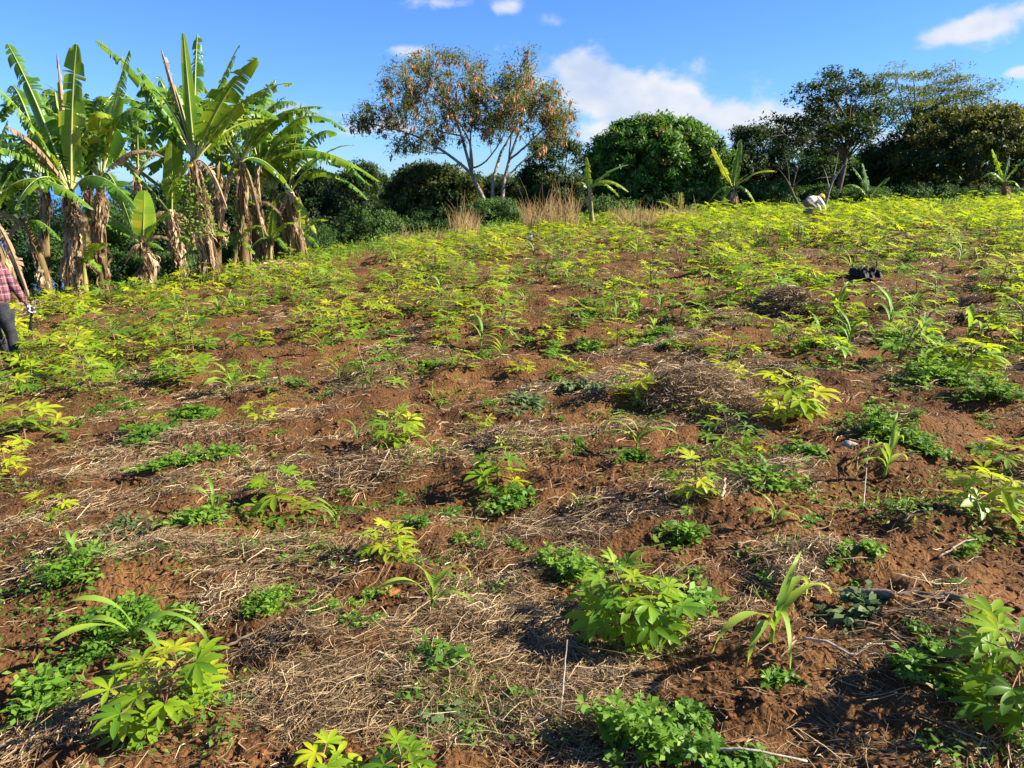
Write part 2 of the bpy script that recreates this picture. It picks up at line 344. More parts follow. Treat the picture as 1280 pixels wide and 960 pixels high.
SUN_EL, SUN_AZ = radians(34), radians(91)          # azimuth clockwise from +Y (the view direction)
def build_sky():
    w = bpy.data.worlds.new('World'); S.world = w; w.use_nodes = True
    nt = w.node_tree; nt.nodes.clear(); L = nt.links
    out = N(nt, 'ShaderNodeOutputWorld'); bg = N(nt, 'ShaderNodeBackground', i_Strength=.0535)
    sky = N(nt, 'ShaderNodeTexSky', sky_type='NISHITA', sun_disc=False, sun_elevation=SUN_EL, sun_rotation=SUN_AZ, altitude=300, air_density=1.0, dust_density=.2, ozone_density=3.0)
    tint = N(nt, 'ShaderNodeMix', data_type='RGBA', blend_type='MULTIPLY'); tint.inputs[0].default_value = 1; tint.inputs[7].default_value = SKYTINT
    L.new(sky.outputs[0], tint.inputs[6])
    tc = N(nt, 'ShaderNodeTexCoord'); sp = N(nt, 'ShaderNodeSeparateXYZ'); L.new(tc.outputs['Generated'], sp.inputs[0])
    def mth(op, a, b=None, c=None):
        n = N(nt, 'ShaderNodeMath', operation=op)
        for k, v in enumerate((a, b, c)):
            if v is None: continue
            if isinstance(v, (int, float)): n.inputs[k].default_value = v
            else: L.new(v, n.inputs[k])
        return n.outputs[0]
    az = mth('ARCTAN2', sp.outputs[0], sp.outputs[1]); el = mth('ARCSINE', sp.outputs[2])
    cv = N(nt, 'ShaderNodeCombineXYZ'); L.new(mth('MULTIPLY', az, 1.0), cv.inputs[0]); L.new(mth('MULTIPLY', el, 1.5), cv.inputs[1])
    n1 = N(nt, 'ShaderNodeTexNoise', i_Scale=15.0, i_Detail=9.0, i_Roughness=.58, i_Distortion=.15); L.new(cv.outputs[0], n1.inputs['Vector'])
    n2 = N(nt, 'ShaderNodeTexNoise', i_Scale=9.0, i_Detail=5.0); 
    cv2 = N(nt, 'ShaderNodeCombineXYZ'); L.new(mth('ADD', az, .02), cv2.inputs[0]); L.new(mth('MULTIPLY', mth('ADD', el, -.02), 1.5), cv2.inputs[1]); L.new(cv2.outputs[0], n2.inputs['Vector'])
    tot = None
    #  px, py, half width, half height, weight, tilt
    for (px, py, hw, hh, wt, tl) in [(800, 125, 150, 48, 1.0, .2), (730, 98, 66, 40, .86, .1), (930, 150, 115, 36, .9, .12), (745, 168, 60, 24, .75, 0), (860, 165, 120, 26, .8, .0),
            (1205, 38, 78, 20, 1.0, -.22), (1278, 90, 26, 9, .9, 0), (545, 4, 46, 14, .62, 0), (632, 6, 24, 16, .62, 0), (680, 24, 30, 12, .45, 0),
            (375, 142, 80, 12, .58, 0), (505, 64, 26, 10, .7, 0), (300, 150, 60, 12, .5, 0), (1120, 175, 60, 24, .75, 0), (990, 175, 70, 22, .6, 0), (470, 160, 60, 16, .5, 0),
            (1500, 120, 160, 40, .9, .1), (-250, 60, 180, 40, .8, 0), (1700, -60, 120, 40, .8, 0)]:
        d = unit(ray(px, py)); a0 = math.atan2(d[0], d[1]); e0 = math.asin(d[2])
        d2 = unit(ray(px+hw, py)); wa = abs(math.atan2(d2[0], d2[1])-a0); d3 = unit(ray(px, py-hh)); we = abs(math.asin(d3[2])-e0)
        da = mth('ADD', az, -a0); de = mth('ADD', el, -e0); de = mth('MULTIPLY_ADD', da, tl, de)
        u = mth('MULTIPLY', da, 1/wa); v = mth('MULTIPLY', de, 1/we)
        rr = mth('ADD', mth('MULTIPLY', u, u), mth('MULTIPLY', v, v))
        g = mth('MULTIPLY', mth('EXPONENT', mth('MULTIPLY', rr, -.9)), wt)
        tot = g if tot is None else mth('MAXIMUM', tot, g)
    dens = mth('ADD', tot, mth('MULTIPLY_ADD', n1.outputs['Fac'], 1.7, -1.1))
    mr = N(nt, 'ShaderNodeMapRange', interpolation_type='SMOOTHSTEP'); mr.inputs[1].default_value = 0; mr.inputs[2].default_value = .55; L.new(dens, mr.inputs[0])
    msk = mth('MULTIPLY', mr.outputs[0], mth('GREATER_THAN', tot, .04)); msk = mth('MULTIPLY', msk, .93)
    cc = ramp(nt, [(.35, (3.5, 4.1, 5.3)), (.58, (5.5, 5.5, 5.6))]); L.new(n2.outputs['Fac'], cc.inputs[0])
    mx = N(nt, 'ShaderNodeMix', data_type='RGBA'); L.new(msk, mx.inputs[0]); L.new(tint.outputs[2], mx.inputs[6]); L.new(cc.outputs[0], mx.inputs[7])
    L.new(mx.outputs[2], bg.inputs[0]); L.new(bg.outputs[0], out.inputs[0])
SKYTINT = (.46, .74, 1.2, 1)
build_sky()
sl = bpy.data.lights.new('sun', 'SUN'); sl.energy = 5.0; sl.angle = radians(.53); sl.color = (1, .91, .75)
so = bpy.data.objects.new('sun', sl); COL.objects.link(so)
sd = Vector((sin(SUN_AZ)*cos(SUN_EL), cos(SUN_AZ)*cos(SUN_EL), sin(SUN_EL)))
so.rotation_euler = sd.to_track_quat('Z', 'Y').to_euler(); so.location = sd*50
cam = bpy.data.cameras.new('camera'); co = bpy.data.objects.new('camera', cam); COL.objects.link(co)
cam.sensor_width = 36; cam.lens = F/1280*36; cam.clip_end = 100000; cam.clip_start = .05
co.location = (0, 0, EYE); co.rotation_euler = (pi/2-PITCH, 0, 0); S.camera = co
S.view_settings.view_transform = 'Standard'; S.view_settings.look = 'None'; S.view_settings.gamma = 1; S.view_settings.exposure = 1.68
S.cycles.use_denoising = True
S.cycles.max_bounces = 6; S.cycles.diffuse_bounces = 3; S.cycles.glossy_bounces = 2; S.cycles.transmission_bounces = 4; S.cycles.transparent_max_bounces = 4

# ------------------------------------------------------------------ crop plants
def cassava_leaf(mb, P, dirx, pitch, size, nl, tint, detail=4, mat=0, spread=1.0):
    """a hand of leaflets at P, its middle leaflet towards dirx (azimuth), tilted by pitch"""
    fwd = np.array([cos(dirx)*cos(pitch), sin(dirx)*cos(pitch), sin(pitch)])
    B = frame(fwd)
    roll = rng.normal(0, .25); c, s = cos(roll), sin(roll)
    B = B @ np.array([[1, 0, 0], [0, c, -s], [0, s, c]])
    amax = radians(118)*spread
    for k in range(nl):
        a = (k/(nl-1)*2-1)*amax + rng.normal(0, .05)
        Lk = size*(1-.42*(abs(a)/radians(118))**1.3)*rng.uniform(.88, 1.08)
        v = blade_verts(detail, Lk, Lk*rng.uniform(.135, .17), [.12, .45, .85, 1.0, .72, .06], .3, rng.uniform(.1, .35), rng.uniform(-.6, -.15))
        v = v @ rotz(a).T @ B.T + P
        mb.add(v, blade_quads(detail), None, np.clip(tint+rng.normal(0, .07), 0, 1), mat)
def cassava_mb(h=.45, spread=.3, nleaf=16, leaf=.15, detail=4, lean=.1, nl=7, tint=.5, bare=.35, branches=1):
    stem, fol = MB(), MB()
    for b in range(branches):
        la = rng.uniform(0, 2*pi); ln = lean*rng.uniform(.4, 1.2)+(.25 if branches > 1 else 0)
        top = np.array([cos(la)*ln*h, sin(la)*ln*h, h*rng.uniform(.85, 1)])
        pts = curve([0, 0, -.04], [top[0]*.3, top[1]*.3, h*.5], top, 7)
        tube(stem, pts, np.linspace(.011, .006, 7)*(h/.45)**.6, 6, 0, np.linspace(.2, .7, 7))
        n = max(3, nleaf//branches); ga = rng.uniform(0, 6)
        for i in range(n):
            f = bare+(1-bare)*(i+.5)/n
            k = f*6; k0 = min(5, int(k)); p = pts[k0]+(pts[k0+1]-pts[k0])*(k-k0)
            ga += 2.4+rng.normal(0, .2)
            young = max(0, (f-.8)/.2)
            pl = spread*rng.uniform(.6, 1.05)*(1-.55*young)*(1-.15*(1-f))
            el = rng.uniform(.1, .5)+.55*young-.35*(1-f)
            d = np.array([cos(ga)*cos(el), sin(ga)*cos(el), sin(el)])
            e = p+d*pl+np.array([0, 0, -.12*pl])
            tube(stem, curve(p, p+d*pl*.55+np.array([0, 0, .05*pl]), e, 4), [.0032, .0026, .0023, .002], 4, 1, rng.uniform(0, .6), cap=False)
            cassava_leaf(fol, e, ga, rng.uniform(-.42, .08)+.45*young, leaf*rng.uniform(.75, 1.1)*(1-.3*young), nl if rng.random() > .3 else max(5, nl-2),
                         np.clip(tint+.28*young+rng.normal(0, .12), 0, 1), detail)
    return stem, fol
def maize_mb(L=.35, n=6, h=.12, tint=.5, detail=9, wid=.024, droop=1.0, upright=0.0, az0=None, bias=None):
    stem, fol = MB(), MB()
    tube(stem, curve([0, 0, -.03], [0, 0, h*.5], [.02*h, .01*h, h*1.35], 6), np.linspace(.011, .006, 6)*(L/.35), 7, 0, np.linspace(.9, .5, 6))
    a = rng.uniform(0, 2*pi) if az0 is None else az0
    for i in range(n):
        f = (i+.3)/n
        aa = a+pi*i+rng.normal(0, .35)
        l = L*(.55+.75*sin(pi*min(1, f*.8+.12)))*rng.uniform(.85, 1.1)
        e0 = rng.uniform(.7, 1.2)+.25*f+upright*.2; e1 = (rng.uniform(-1.7, -.8) if i < n-1 else rng.uniform(-.2, .6))*droop+upright
        v = blade_verts(detail, l, wid*(l/.35)**.7*rng.uniform(.85, 1.1), [.35, .75, 1, .95, .75, .45, .03], .3, e0, e1, .38, rng.normal(0, .5))
        z = h*(.35+.95*f)
        fol.add(v @ rotz(aa).T+np.array([.01*f, 0, z]), blade_quads(detail), None, np.clip(np.repeat(np.linspace(tint, tint+.25, detail+1)+rng.normal(0, .08), 3), 0, 1))
    return stem, fol
def weed_mb(R=.2, h=.12, ns=22, leaf=.035, tint=.5, per=9, tri=True, flop=0.0):
    stem, fol = MB(), MB()
    C, D, Nn, LL, T = [], [], [], [], []
    lr = rng.uniform(.38, .66); ctr = [(rng.normal(0, .6)*R, rng.normal(0, .5)*R, rng.uniform(.35, 1.2)) for _ in range(max(3, ns//5))]
    if not tri: leaf *= 1.45
    for i in range(ns):
        q0 = ctr[int(rng.integers(len(ctr)))]; x_ = q0[0]+rng.normal(0, .2)*R; y_ = q0[1]+rng.normal(0, .2)*R; a = math.atan2(y_, x_); r = min(1.6*R, math.hypot(x_, y_))*(rng.uniform(1.2, 1.9) if rng.random() < .18 else 1)
        base = np.array([q0[0]*.3, q0[1]*.3, -.012]); hh = h*rng.uniform(.35, 1.1)*max(.3, 1.0-.4*(r/R)**2)*q0[2]
        tip = np.array([cos(a)*r+rng.normal(0, .02), sin(a)*r+rng.normal(0, .02), hh*(1-flop)])
        pts = curve(base, [(base[0]*2+tip[0])/3, (base[1]*2+tip[1])/3, hh*.8], tip, 5)
        tube(stem, pts, [.0024, .002, .0018, .0015, .001], 4, 0, .4, cap=False)
        for k in range(per):
            f = rng.uniform(.3, 1.0); x = f*4; k0 = min(3, int(x)); p = pts[k0]+(pts[k0+1]-pts[k0])*(x-k0)
            aa = rng.uniform(0, 2*pi); el = rng.uniform(-.5, .6)-flop*.6
            tt = np.clip(tint+.35*(f-.6)+rng.normal(0, .12), 0, 1); l = leaf*rng.uniform(.6, 1.15)*(1.2-.4*f)
            for da in ((-.95, 0, .95) if tri else (0,)):
                d = np.array([cos(aa+da)*cos(el), sin(aa+da)*cos(el), sin(el)])
                pl = l*.9
                q = p+np.array([cos(aa), sin(aa), .3])*pl*.5
                C.append(q+d*l*.55); D.append(d); Nn.append([rng.normal(0, .35), rng.normal(0, .35), 1]); LL.append(l); T.append(tt)
    rhombs(fol, np.array(C), np.array(D), np.array(Nn), np.array(LL), np.array(LL)*lr, np.array(T))
    return stem, fol
def grass_mb(R=.12, h=.2, n=40, w=.003, tint=.4):
    fol = MB()
    for i in range(n):
        a = rng.uniform(0, 2*pi); r = R*rng.random()*.5
        l = h*rng.uniform(.5, 1.2)
        v = blade_verts(4, l, w*rng.uniform(.7, 1.3), [1, .9, .7, .4, .05], .1, rng.uniform(.8, 1.5), rng.uniform(-.9, .7))
        fol.add(v @ rotz(a).T+np.array([cos(a)*r, sin(a)*r, -.01]), blade_quads(4), None, np.clip(tint+rng.normal(0, .2), 0, 1))
    return fol
def put(kind, P, parts, label, cat, group=None, rz=None, sc=1.0):
    t = thing(kind, label, cat, P, rng.uniform(0, 6.28) if rz is None else rz, group); t.scale = (sc,)*3
    for nm, mb, mats in parts: mb.build(nm, mats, t)
    return t
def copy_tree(o, parent=None):
    c = o.copy(); COL.objects.link(c); c.parent = parent
    for ch in o.children: copy_tree(ch, c)
    return c
SM = [M['petiole'], M['petiole']]
taken = []                                   # (x, y, r) of hand-placed plants
def P2(px, py):
    p = pix(px, py); return p, mpp(p)
# --- cassava seen near: base pixel, height and width in pixels, leaves, stem count, tint, label
NEAR_CASSAVA = [
 (797, 778, 118, 165, 34, 3, .50, 'largest bushy cassava plant in the foreground, glossy yellow green, right of centre'),
 (205, 885, 120, 175, 22, 2, .52, 'broad leaved cassava plant beside a maize plant in the lower left foreground'),
 (1285, 905, 150, 210, 24, 2, .36, 'big dark green cassava plant cut by the right edge beside the fallen stick'),
 (622, 603, 66, 82, 11, 1, .62, 'single upright cassava seedling with one bright star of leaves in mid field'),
 (352, 636, 70, 98, 12, 1, .6, 'cassava plant with a flat spread of yellow green leaves left of centre'),
 (484, 704, 64, 72, 14, 1, .55, 'small bushy cassava plant above a crumbling orange clod'),
 (497, 560, 44, 78, 13, 1, .55, 'low cassava plant standing between two slender maize seedlings'),
 (330, 534, 48, 58, 8, 1, .68, 'thin stemmed cassava seedling lifting a small crown above dry mulch'),
 (868, 636, 72, 88, 11, 1, .6, 'open cassava plant growing beside a bare planted stake'),
 (1232, 655, 72, 120, 13, 1, .72, 'yellow leaved cassava plant with red leaf stalks near the right edge'),
 (985, 520, 62, 98, 16, 1, .75, 'bright yellow cassava plant at the foot of the wide straw heap'),
 (796, 500, 46, 70, 13, 1, .62, 'compact cassava plant above the spreading maize plant in mid field'),
 (690, 427, 24, 46, 9, 1, .72, 'small cassava plant with level yellow leaves just above centre field'),
 (650, 466, 26, 44, 8, 1, .72, 'small cassava seedling with a few yellow leaves by a drooping maize'),
 (10, 598, 62, 66, 13, 1, .66, 'cassava plant cut by the left edge at mid height of the field'),
 (62, 650, 46, 72, 9, 1, .5, 'cassava plant with one large pale hand of leaves near the left edge'),
 (1250, 576, 52, 80, 13, 1, .66, 'cassava plant with narrow upturned leaves near the right edge'),
 (558, 424, 40, 46, 14, 1, .6, 'leafy rounded cassava plant in the middle rows'),
 (30, 494, 50, 82, 18, 2, .25, 'dark green cassava plant hiding the shoes of the farmer in plaid'),
 (505, 985, 62, 82, 9, 1, .5, 'cassava plant cut by the bottom edge of the view'),
 (408, 972, 40, 70, 8, 1, .55, 'tip of a cassava plant just showing at the bottom edge'),
 (1040, 462, 44, 74, 12, 1, .62, 'cassava plant right of the wide straw heap'),
 (1212, 470, 62, 88, 16, 1, .66, 'tall cassava plant above a dark weed patch on the right slope'),
 (938, 378, 52, 92, 20, 2, .66, 'bushy cassava plant at the left side of the round straw heap'),
 (878, 412, 28, 48, 10, 1, .66, 'small cassava plant left of the round straw heap'),
 (318, 432, 38, 58, 14, 1, .58, 'cassava plant in the left rows with leaves drooping to the right'),
 (1108, 318, 30, 56, 14, 1, .7, 'cassava plant on its own bare patch below the dense upper rows'),
 (1268, 395, 50, 60, 12, 1, .72, 'upright bright cassava plant at the right edge of the upper slope'),
]
for (px, py, hp, wp, nf, br, ti, lab) in NEAR_CASSAVA:
    P, m = P2(px, py); h = hp*m*1.02; sp = wp*m*.5
    near = m < .0045
    big = hp > 100
    leaf = max(.095, sp*(.46 if big else .62)); nf = int(nf*(1.65 if big else 1.4))
    st, fo = cassava_mb(h*(.70 if big else .72), sp*.64, nf, leaf, 6 if near else 4, .1, 7, ti+(.12 if big else .06), .12, br)
    put('cassava_plant', P, [('stem', st, SM), ('foliage', fo, M['cassava'])], lab, 'cassava plant', 'cassava plants in the field')
    taken.append((P[0], P[1], max(.22, sp*.9)))
# --- maize seen near
NEAR_MAIZE = [
 (962, 822, 92, 170, 7, .55, 1.3, 'maize plant with two long arching leaves right of the biggest cassava'),
 (540, 772, 74, 40, 4, .6, 1.3, 'narrow maize seedling with leaves hanging straight down in the lower middle'),
 (1105, 600, 66, 112, 7, .7, 1.0, 'stout maize plant with many curling leaves on the right'),
 (965, 668, 42, 72, 5, .55, 1.2, 'small maize plant with hooped leaves beside the planted stake'),
 (796, 562, 54, 74, 8, .55, .9, 'leafy maize plant spreading in mid field below a compact cassava'),
 (722, 640, 26, 46, 4, .5, 1.2, 'tiny maize seedling on dark soil right of centre'),
 (268, 640, 46, 46, 4, .6, 1.1, 'maize seedling with a folded leaf left of the flat topped cassava'),
 (420, 656, 46, 50, 5, .5, .6, 'upright maize seedling right of the flat topped cassava'),
 (92, 710, 48, 78, 5, .6, 1.2, 'pale stemmed maize plant on bare soil at the left'),
 (290, 488, 46, 64, 10, .6, 1.0, 'tufted maize plant in the left rows'),
 (540, 576, 40, 34, 4, .55, 1.1, 'slender maize seedling right of the low cassava'),
 (446, 544, 34, 32, 4, .55, .8, 'slender maize seedling left of the low cassava'),
 (424, 476, 36, 38, 6, .45, .7, 'upright maize tuft in the middle left rows'),
 (403, 444, 32, 44, 6, .45, .7, 'bluish maize plant above the upright tuft in the middle left rows'),
 (626, 448, 36, 56, 8, .5, .7, 'maize plant with spiky leaves just above centre field'),
 (540, 492, 20, 22, 4, .6, .8, 'lone tiny maize seedling on bare soil in mid field'),
 (168, 806, 62, 150, 7, .55, .9, 'wide leaved maize plant growing into the lower left cassava'),
 (816, 418, 30, 26, 4, .65, 1.1, 'maize seedling with a hooked leaf by the small cassava'),
 (770, 408, 30, 34, 5, .5, .9, 'maize seedling in the rows above centre right'),
 (655, 385, 28, 30, 6, .45, .6, 'maize tuft among cassava above the centre of the field'),
 (780, 300, 26, 48, 9, .4, .8, 'blue green maize clump near the lone banana plant'),
 (1200, 330, 34, 40, 7, .5, 1.1, 'maize plant with hooped leaves on the upper right slope'),
 (940, 385, 18, 30, 5, .55, .9, 'short maize tuft below the bushy cassava'),
 (1062, 340, 18, 40, 6, .5, .9, 'maize tuft left of the dark plastic sheet'),
]
for (px, py, hp, wp, nf, ti, dr, lab) in NEAR_MAIZE:
    P, m = P2(px, py); h = hp*m; L = max(h*.95, wp*m*.62)
    st, fo = maize_mb(L, nf, h*.38, ti, 10 if m < .0045 else 6, .014 if hp < 60 else .0145, dr, 0, rng.normal(0, .4) if hp > 60 else None)
    put('maize_plant', P-np.array([0, 0, .005]), [('stem', st, M['maize']), ('leaf_blades', fo, M['maize'])], lab, 'maize plant', 'maize plants in the field', 0)
    taken.append((P[0], P[1], .2))
# --- leafy weeds seen near: pixel, half width px, height px
NEAR_WEED = [
 (58, 872, 50, 62, .45, 0, 'dark leafy weed clump left of the lower left cassava'),
 (708, 712, 46, 40, .55, 0, 'low weed clump touching the left side of the biggest cassava'),
 (852, 672, 26, 32, .55, 0, 'small weed clump behind the biggest cassava'),
 (1095, 545, 46, 46, .6, 0, 'dome of feathery bright green weeds behind the stout maize'),
 (1150, 565, 30, 24, .45, 0, 'flat weed clump right of the stout maize'),
 (962, 622, 40, 32, .62, 0, 'bright green weed clump with cut leaves below the sunken footprint'),
 (800, 930, 66, 92, .6, 0, 'large sprawling weed clump in the bottom right foreground'),
 (545, 850, 34, 46, .5, 0, 'round leaved weed clump in the bottom middle mulch'),
 (660, 880, 20, 46, .6, 0, 'thin weed sprig standing in straw at the bottom middle'),
 (546, 900, 34, 30, .25, .5, 'wilted grey green weed in the bottom middle mulch'),
 (165, 775, 84, 34, .5, 0, 'wide weed patch behind the lower left cassava'),
 (340, 757, 44, 24, .6, 0, 'low fern like weed at the edge of the left straw'),
 (160, 680, 40, 24, .2, .6, 'wilted pulled weed lying on straw at the left'),
 (1165, 480, 42, 36, .45, 0, 'weed clump below the tall cassava on the right slope'),
 (1238, 500, 44, 34, .4, 0, 'dark weed patch near the right edge'),
 (1150, 850, 44, 66, .3, 0, 'dark tangled weed clump under the big right edge cassava'),
 (800, 582, 26, 20, .45, 0, 'small weed below the leafy maize plant'),
 (645, 622, 32, 18, .5, 0, 'low weed below the upright cassava seedling'),
 (242, 590, 46, 16, .4, .2, 'sparse trailing weed left of the flat topped cassava'),
 (832, 420, 26, 18, .5, 0, 'small weed beside the hooked maize seedling'),
 (1000, 582, 34, 18, .45, 0, 'low weed above the sunken footprint'),
 (192, 552, 34, 22, .45, 0, 'dark weed sprig on the left mulch'),
 (1125, 425, 44, 30, .5, 0, 'weed clump below the sprouting cassava on the right slope'),
 (252, 660, 28, 26, .55, 0, 'weed with round leaves below the folded maize seedling'),
 (388, 704, 28, 18, .45, 0, 'small weed left of the small bushy cassava'),
 (520, 660, 20, 16, .45, 0, 'tiny weed beside the small bushy cassava'),
 (975, 860, 22, 20, .4, 0, 'small pale weed sprig on bare soil at the lower right'),
 (870, 890, 30, 34, .55, 0, 'weed sprig right of the large sprawling clump'),
 (740, 490, 26, 12, .3, .3, 'dull green weed mat above centre'),
 (660, 510, 30, 16, .3, .3, 'dull weed mat left of the compact cassava'),
 (1080, 780, 40, 20, .35, .5, 'wilted trailing weed over the fallen stick'),
 (870, 765, 30, 46, .5, 0, 'weed clump touching the right side of the biggest cassava'),
 (1085, 710, 22, 18, .5, 0, 'small weed above the fallen stick'),
 (900, 965, 46, 30, .35, 0, 'blue green weed cut by the bottom edge'),
 (250, 520, 30, 18, .45, 0, 'low weed left of the thin stemmed cassava'),
 (110, 730, 40, 20, .6, 0, 'weed sprig below the pale stemmed maize'),
]
for (px, py, wp, hp, ti, fl, lab) in NEAR_WEED:
    P, m = P2(px, py); R = wp*m*1.05; h = hp*m*.9
    st, fo = weed_mb(R, h, int(np.clip(34*R/.12*(1 if wp > 25 else .5), 7, 66)), float(np.clip(.03+.05*R, .03, .05)) if m < .006 else .05, ti+.1, 6, (px+py) % 3 != 0, fl*.6)
    put('weed_clump', P, [('stem', st, M['weed']), ('foliage', fo, M['grey_weed'] if fl > .2 else M['weed'])], lab, 'weed', 'weed clumps in the field')
# --- prototypes for the rows farther up
protoC = []
for i in range(14):
    h = rng.uniform(.20, .36)
    protoC.append((cassava_mb(h, rng.uniform(.17, .26), int(rng.integers(12, 26)), rng.uniform(.12, .17), 3, .25, 6, rng.uniform(.4, .75), .1, int(rng.integers(1, 4))), h))
meshC = [(st.mesh('stem', SM), fo.mesh('foliage', M['cassava'])) for (st, fo), h in protoC]
protoM = [maize_mb(.38, int(rng.integers(6, 11)), .13, .5, 6, .016, rng.uniform(.6, 1.1)) for i in range(5)]
meshM = [(st.mesh('stem', M['maize']), fo.mesh('leaf_blades', M['maize'])) for st, fo in protoM]
protoW = [weed_mb(.24, rng.uniform(.10, .18), 18, .055, rng.uniform(.45, .75), 6, i % 3 > 0, 0) for i in range(7)]
meshW = [(st.mesh('stem', M['weed']), fo.mesh('foliage', M['weed'])) for st, fo in protoW]
def region(P):
    d, az = edge_d(P[0], P[1]); az = float(az); r = math.hypot(P[0], P[1])
    if r < 9: return 0 if az < 0 else 1
    if az < -14: return 2
    if az < 12: return 3 if r < 18 else 4
    return 5 if r < 17 else 6
RC = ['cassava plant in the nearer rows left of centre', 'cassava plant in the nearer rows right of centre', 'small cassava plant in the left rows below the banana clump', 'small cassava plant in the middle rows of the field',
      'small cassava plant in the far rows before the pod laden tree', 'yellow green cassava plant on the middle right slope', 'yellow cassava plant in the dense top rows below the right hand trees']
RW = ['leafy weed between the nearer rows left of centre', 'leafy weed between the nearer rows right of centre', 'leafy weed in the left rows below the banana clump', 'leafy weed in the middle rows of the field',
      'leafy weed in the far rows before the pod laden tree', 'leafy weed on the middle right slope', 'leafy weed in the dense top rows below the right hand trees']
def inst(kind, meshes, names, P, sc, label, cat, group):
    t = thing(kind, label, cat, P, rng.uniform(0, 6.28), group); t.scale = (sc, sc, sc*rng.uniform(.85, 1.15))
    t.rotation_euler = (rng.normal(0, .06), rng.normal(0, .06), rng.uniform(0, 6.28))
    for nm, me in zip(names, meshes):
        o = bpy.data.objects.new(nm, me); COL.objects.link(o); o.parent = t
cand = []
y = 3.4
while y < 30:
    x = -24.0
    while x < 24:
        X = x+rng.normal(0, .2); Y = y+rng.normal(0, .2)
        if abs(X)/Y < .78: cand.append((X, Y))
        x += .76
    y += .74
def dens(X, Y):
    d, az = edge_d(X, Y)
    if d > -.3: return 0
    az = float(az); r = math.hypot(X, Y)
    k = .8
    if r < 6.2: k = .3
    elif r < 11: k = .72 if az > 16 or az < -16 else .55
    elif az > 14 and r > 15: k = 1
    elif az > 14: k = .85
    else: k = .66
    if -2 < az < 14 and 9 < r < 14: k *= .8
    n_ = float(fbm(X/2.4, Y/1.7, 333, 2))
    n2_ = float(perlin(X/2.9, Y/2.1, 337))
    if r > 9 and az < 8: k *= 1.25
    if r > 9: k *= float(np.clip((.88 if az > 8 and r < 19 else 1.03)+1.5*n_+(1.2*n2_ if r < 21 else 0), .05, 1.15))
    return k
fc = []
for (X, Y) in cand:
    if any((X-a)**2+(Y-b)**2 < (r+.25)**2 for a, b, r in taken): continue
    k = dens(X, Y)
    if rng.random() < k: fc.append((X, Y))
    if k >= 1 and rng.random() < .7: fc.append((X+rng.normal(0, .4), Y+rng.normal(0, .4)))
fc = [p for p in fc if dens(*p) > 0]
fc.sort(key=lambda p: math.hypot(*p))
rest = MB(); nC = 0
for (X, Y) in fc:
    P = np.array([X, Y, float(gz(X, Y))]); i = int(rng.integers(len(meshC)))
    rg = region(P)
    sc = rng.uniform(.75, 1.2)*(1.05 if rg not in (5, 6) else (1.2 if rg == 5 else 1.4))
    if rg == 6: P[2] -= .02
    if rg in (2, 3, 4): sc *= 1.2
    if math.hypot(X-10.0, Y-24.2) < 1.1: continue
    if math.hypot(X, Y) < 6.5: sc *= .62
    if nC < 262:
        inst('cassava_plant', meshC[i], ('stem', 'foliage'), P, sc, RC[rg], 'cassava plant', RC[rg].replace('plant', 'plants', 1)); nC += 1
    else: rest.merge(protoC[i][0][1], rotz(rng.uniform(0, 6.28)), P, sc)
if rest.n: tag(rest.build('distant_cassava', M['cassava']), 'mass of yellow green cassava filling the farthest rows of the field', 'crop', kind='stuff')
print('cassava', len(fc), nC, [len([1 for p in fc if region((p[0], p[1], 0)) == k]) for k in range(7)])
# more weeds and maize between the rows
nW = nM = 0
for i in range(4000):
    az = radians(rng.uniform(-37, 37)); r = 2.6*(27/2.6)**rng.random()
    X, Y = r*sin(az), r*cos(az)
    if edge_d(X, Y)[0] > -.2: continue
    if any((X-a)**2+(Y-b)**2 < rr*rr for a, b, rr in taken): continue
    p = .5+.9*float(perlin(X/2.0, Y/1.6, 91))+(.3 if az > .3 else 0)
    if rng.random() > p*.6: continue
    P = np.array([X, Y, float(gz(X, Y))]); rg = region(P)
    if nW < 250 and rng.random() < .85:
        inst('weed_clump', meshW[int(rng.integers(7))], ('stem', 'foliage'), P, rng.uniform(.4, 1.1)*(.45 if r < 7 else 1)*(1.2 if az > .3 else 1), RW[rg], 'weed', RW[rg].replace('weed', 'weeds', 1)); nW += 1
    elif nM < 46 and r > 7:
        lab = RC[rg].replace('cassava', 'maize').replace('yellow green', 'slim').replace('yellow', 'slim')
        inst('maize_plant', meshM[int(rng.integers(5))], ('stem', 'leaf_blades'), P, rng.uniform(.7, 1.2), lab, 'maize plant', lab.replace('plant', 'plants', 1)); nM += 1
    if nW >= 250 and nM >= 46: break
print('weeds', nW, 'maize', nM)

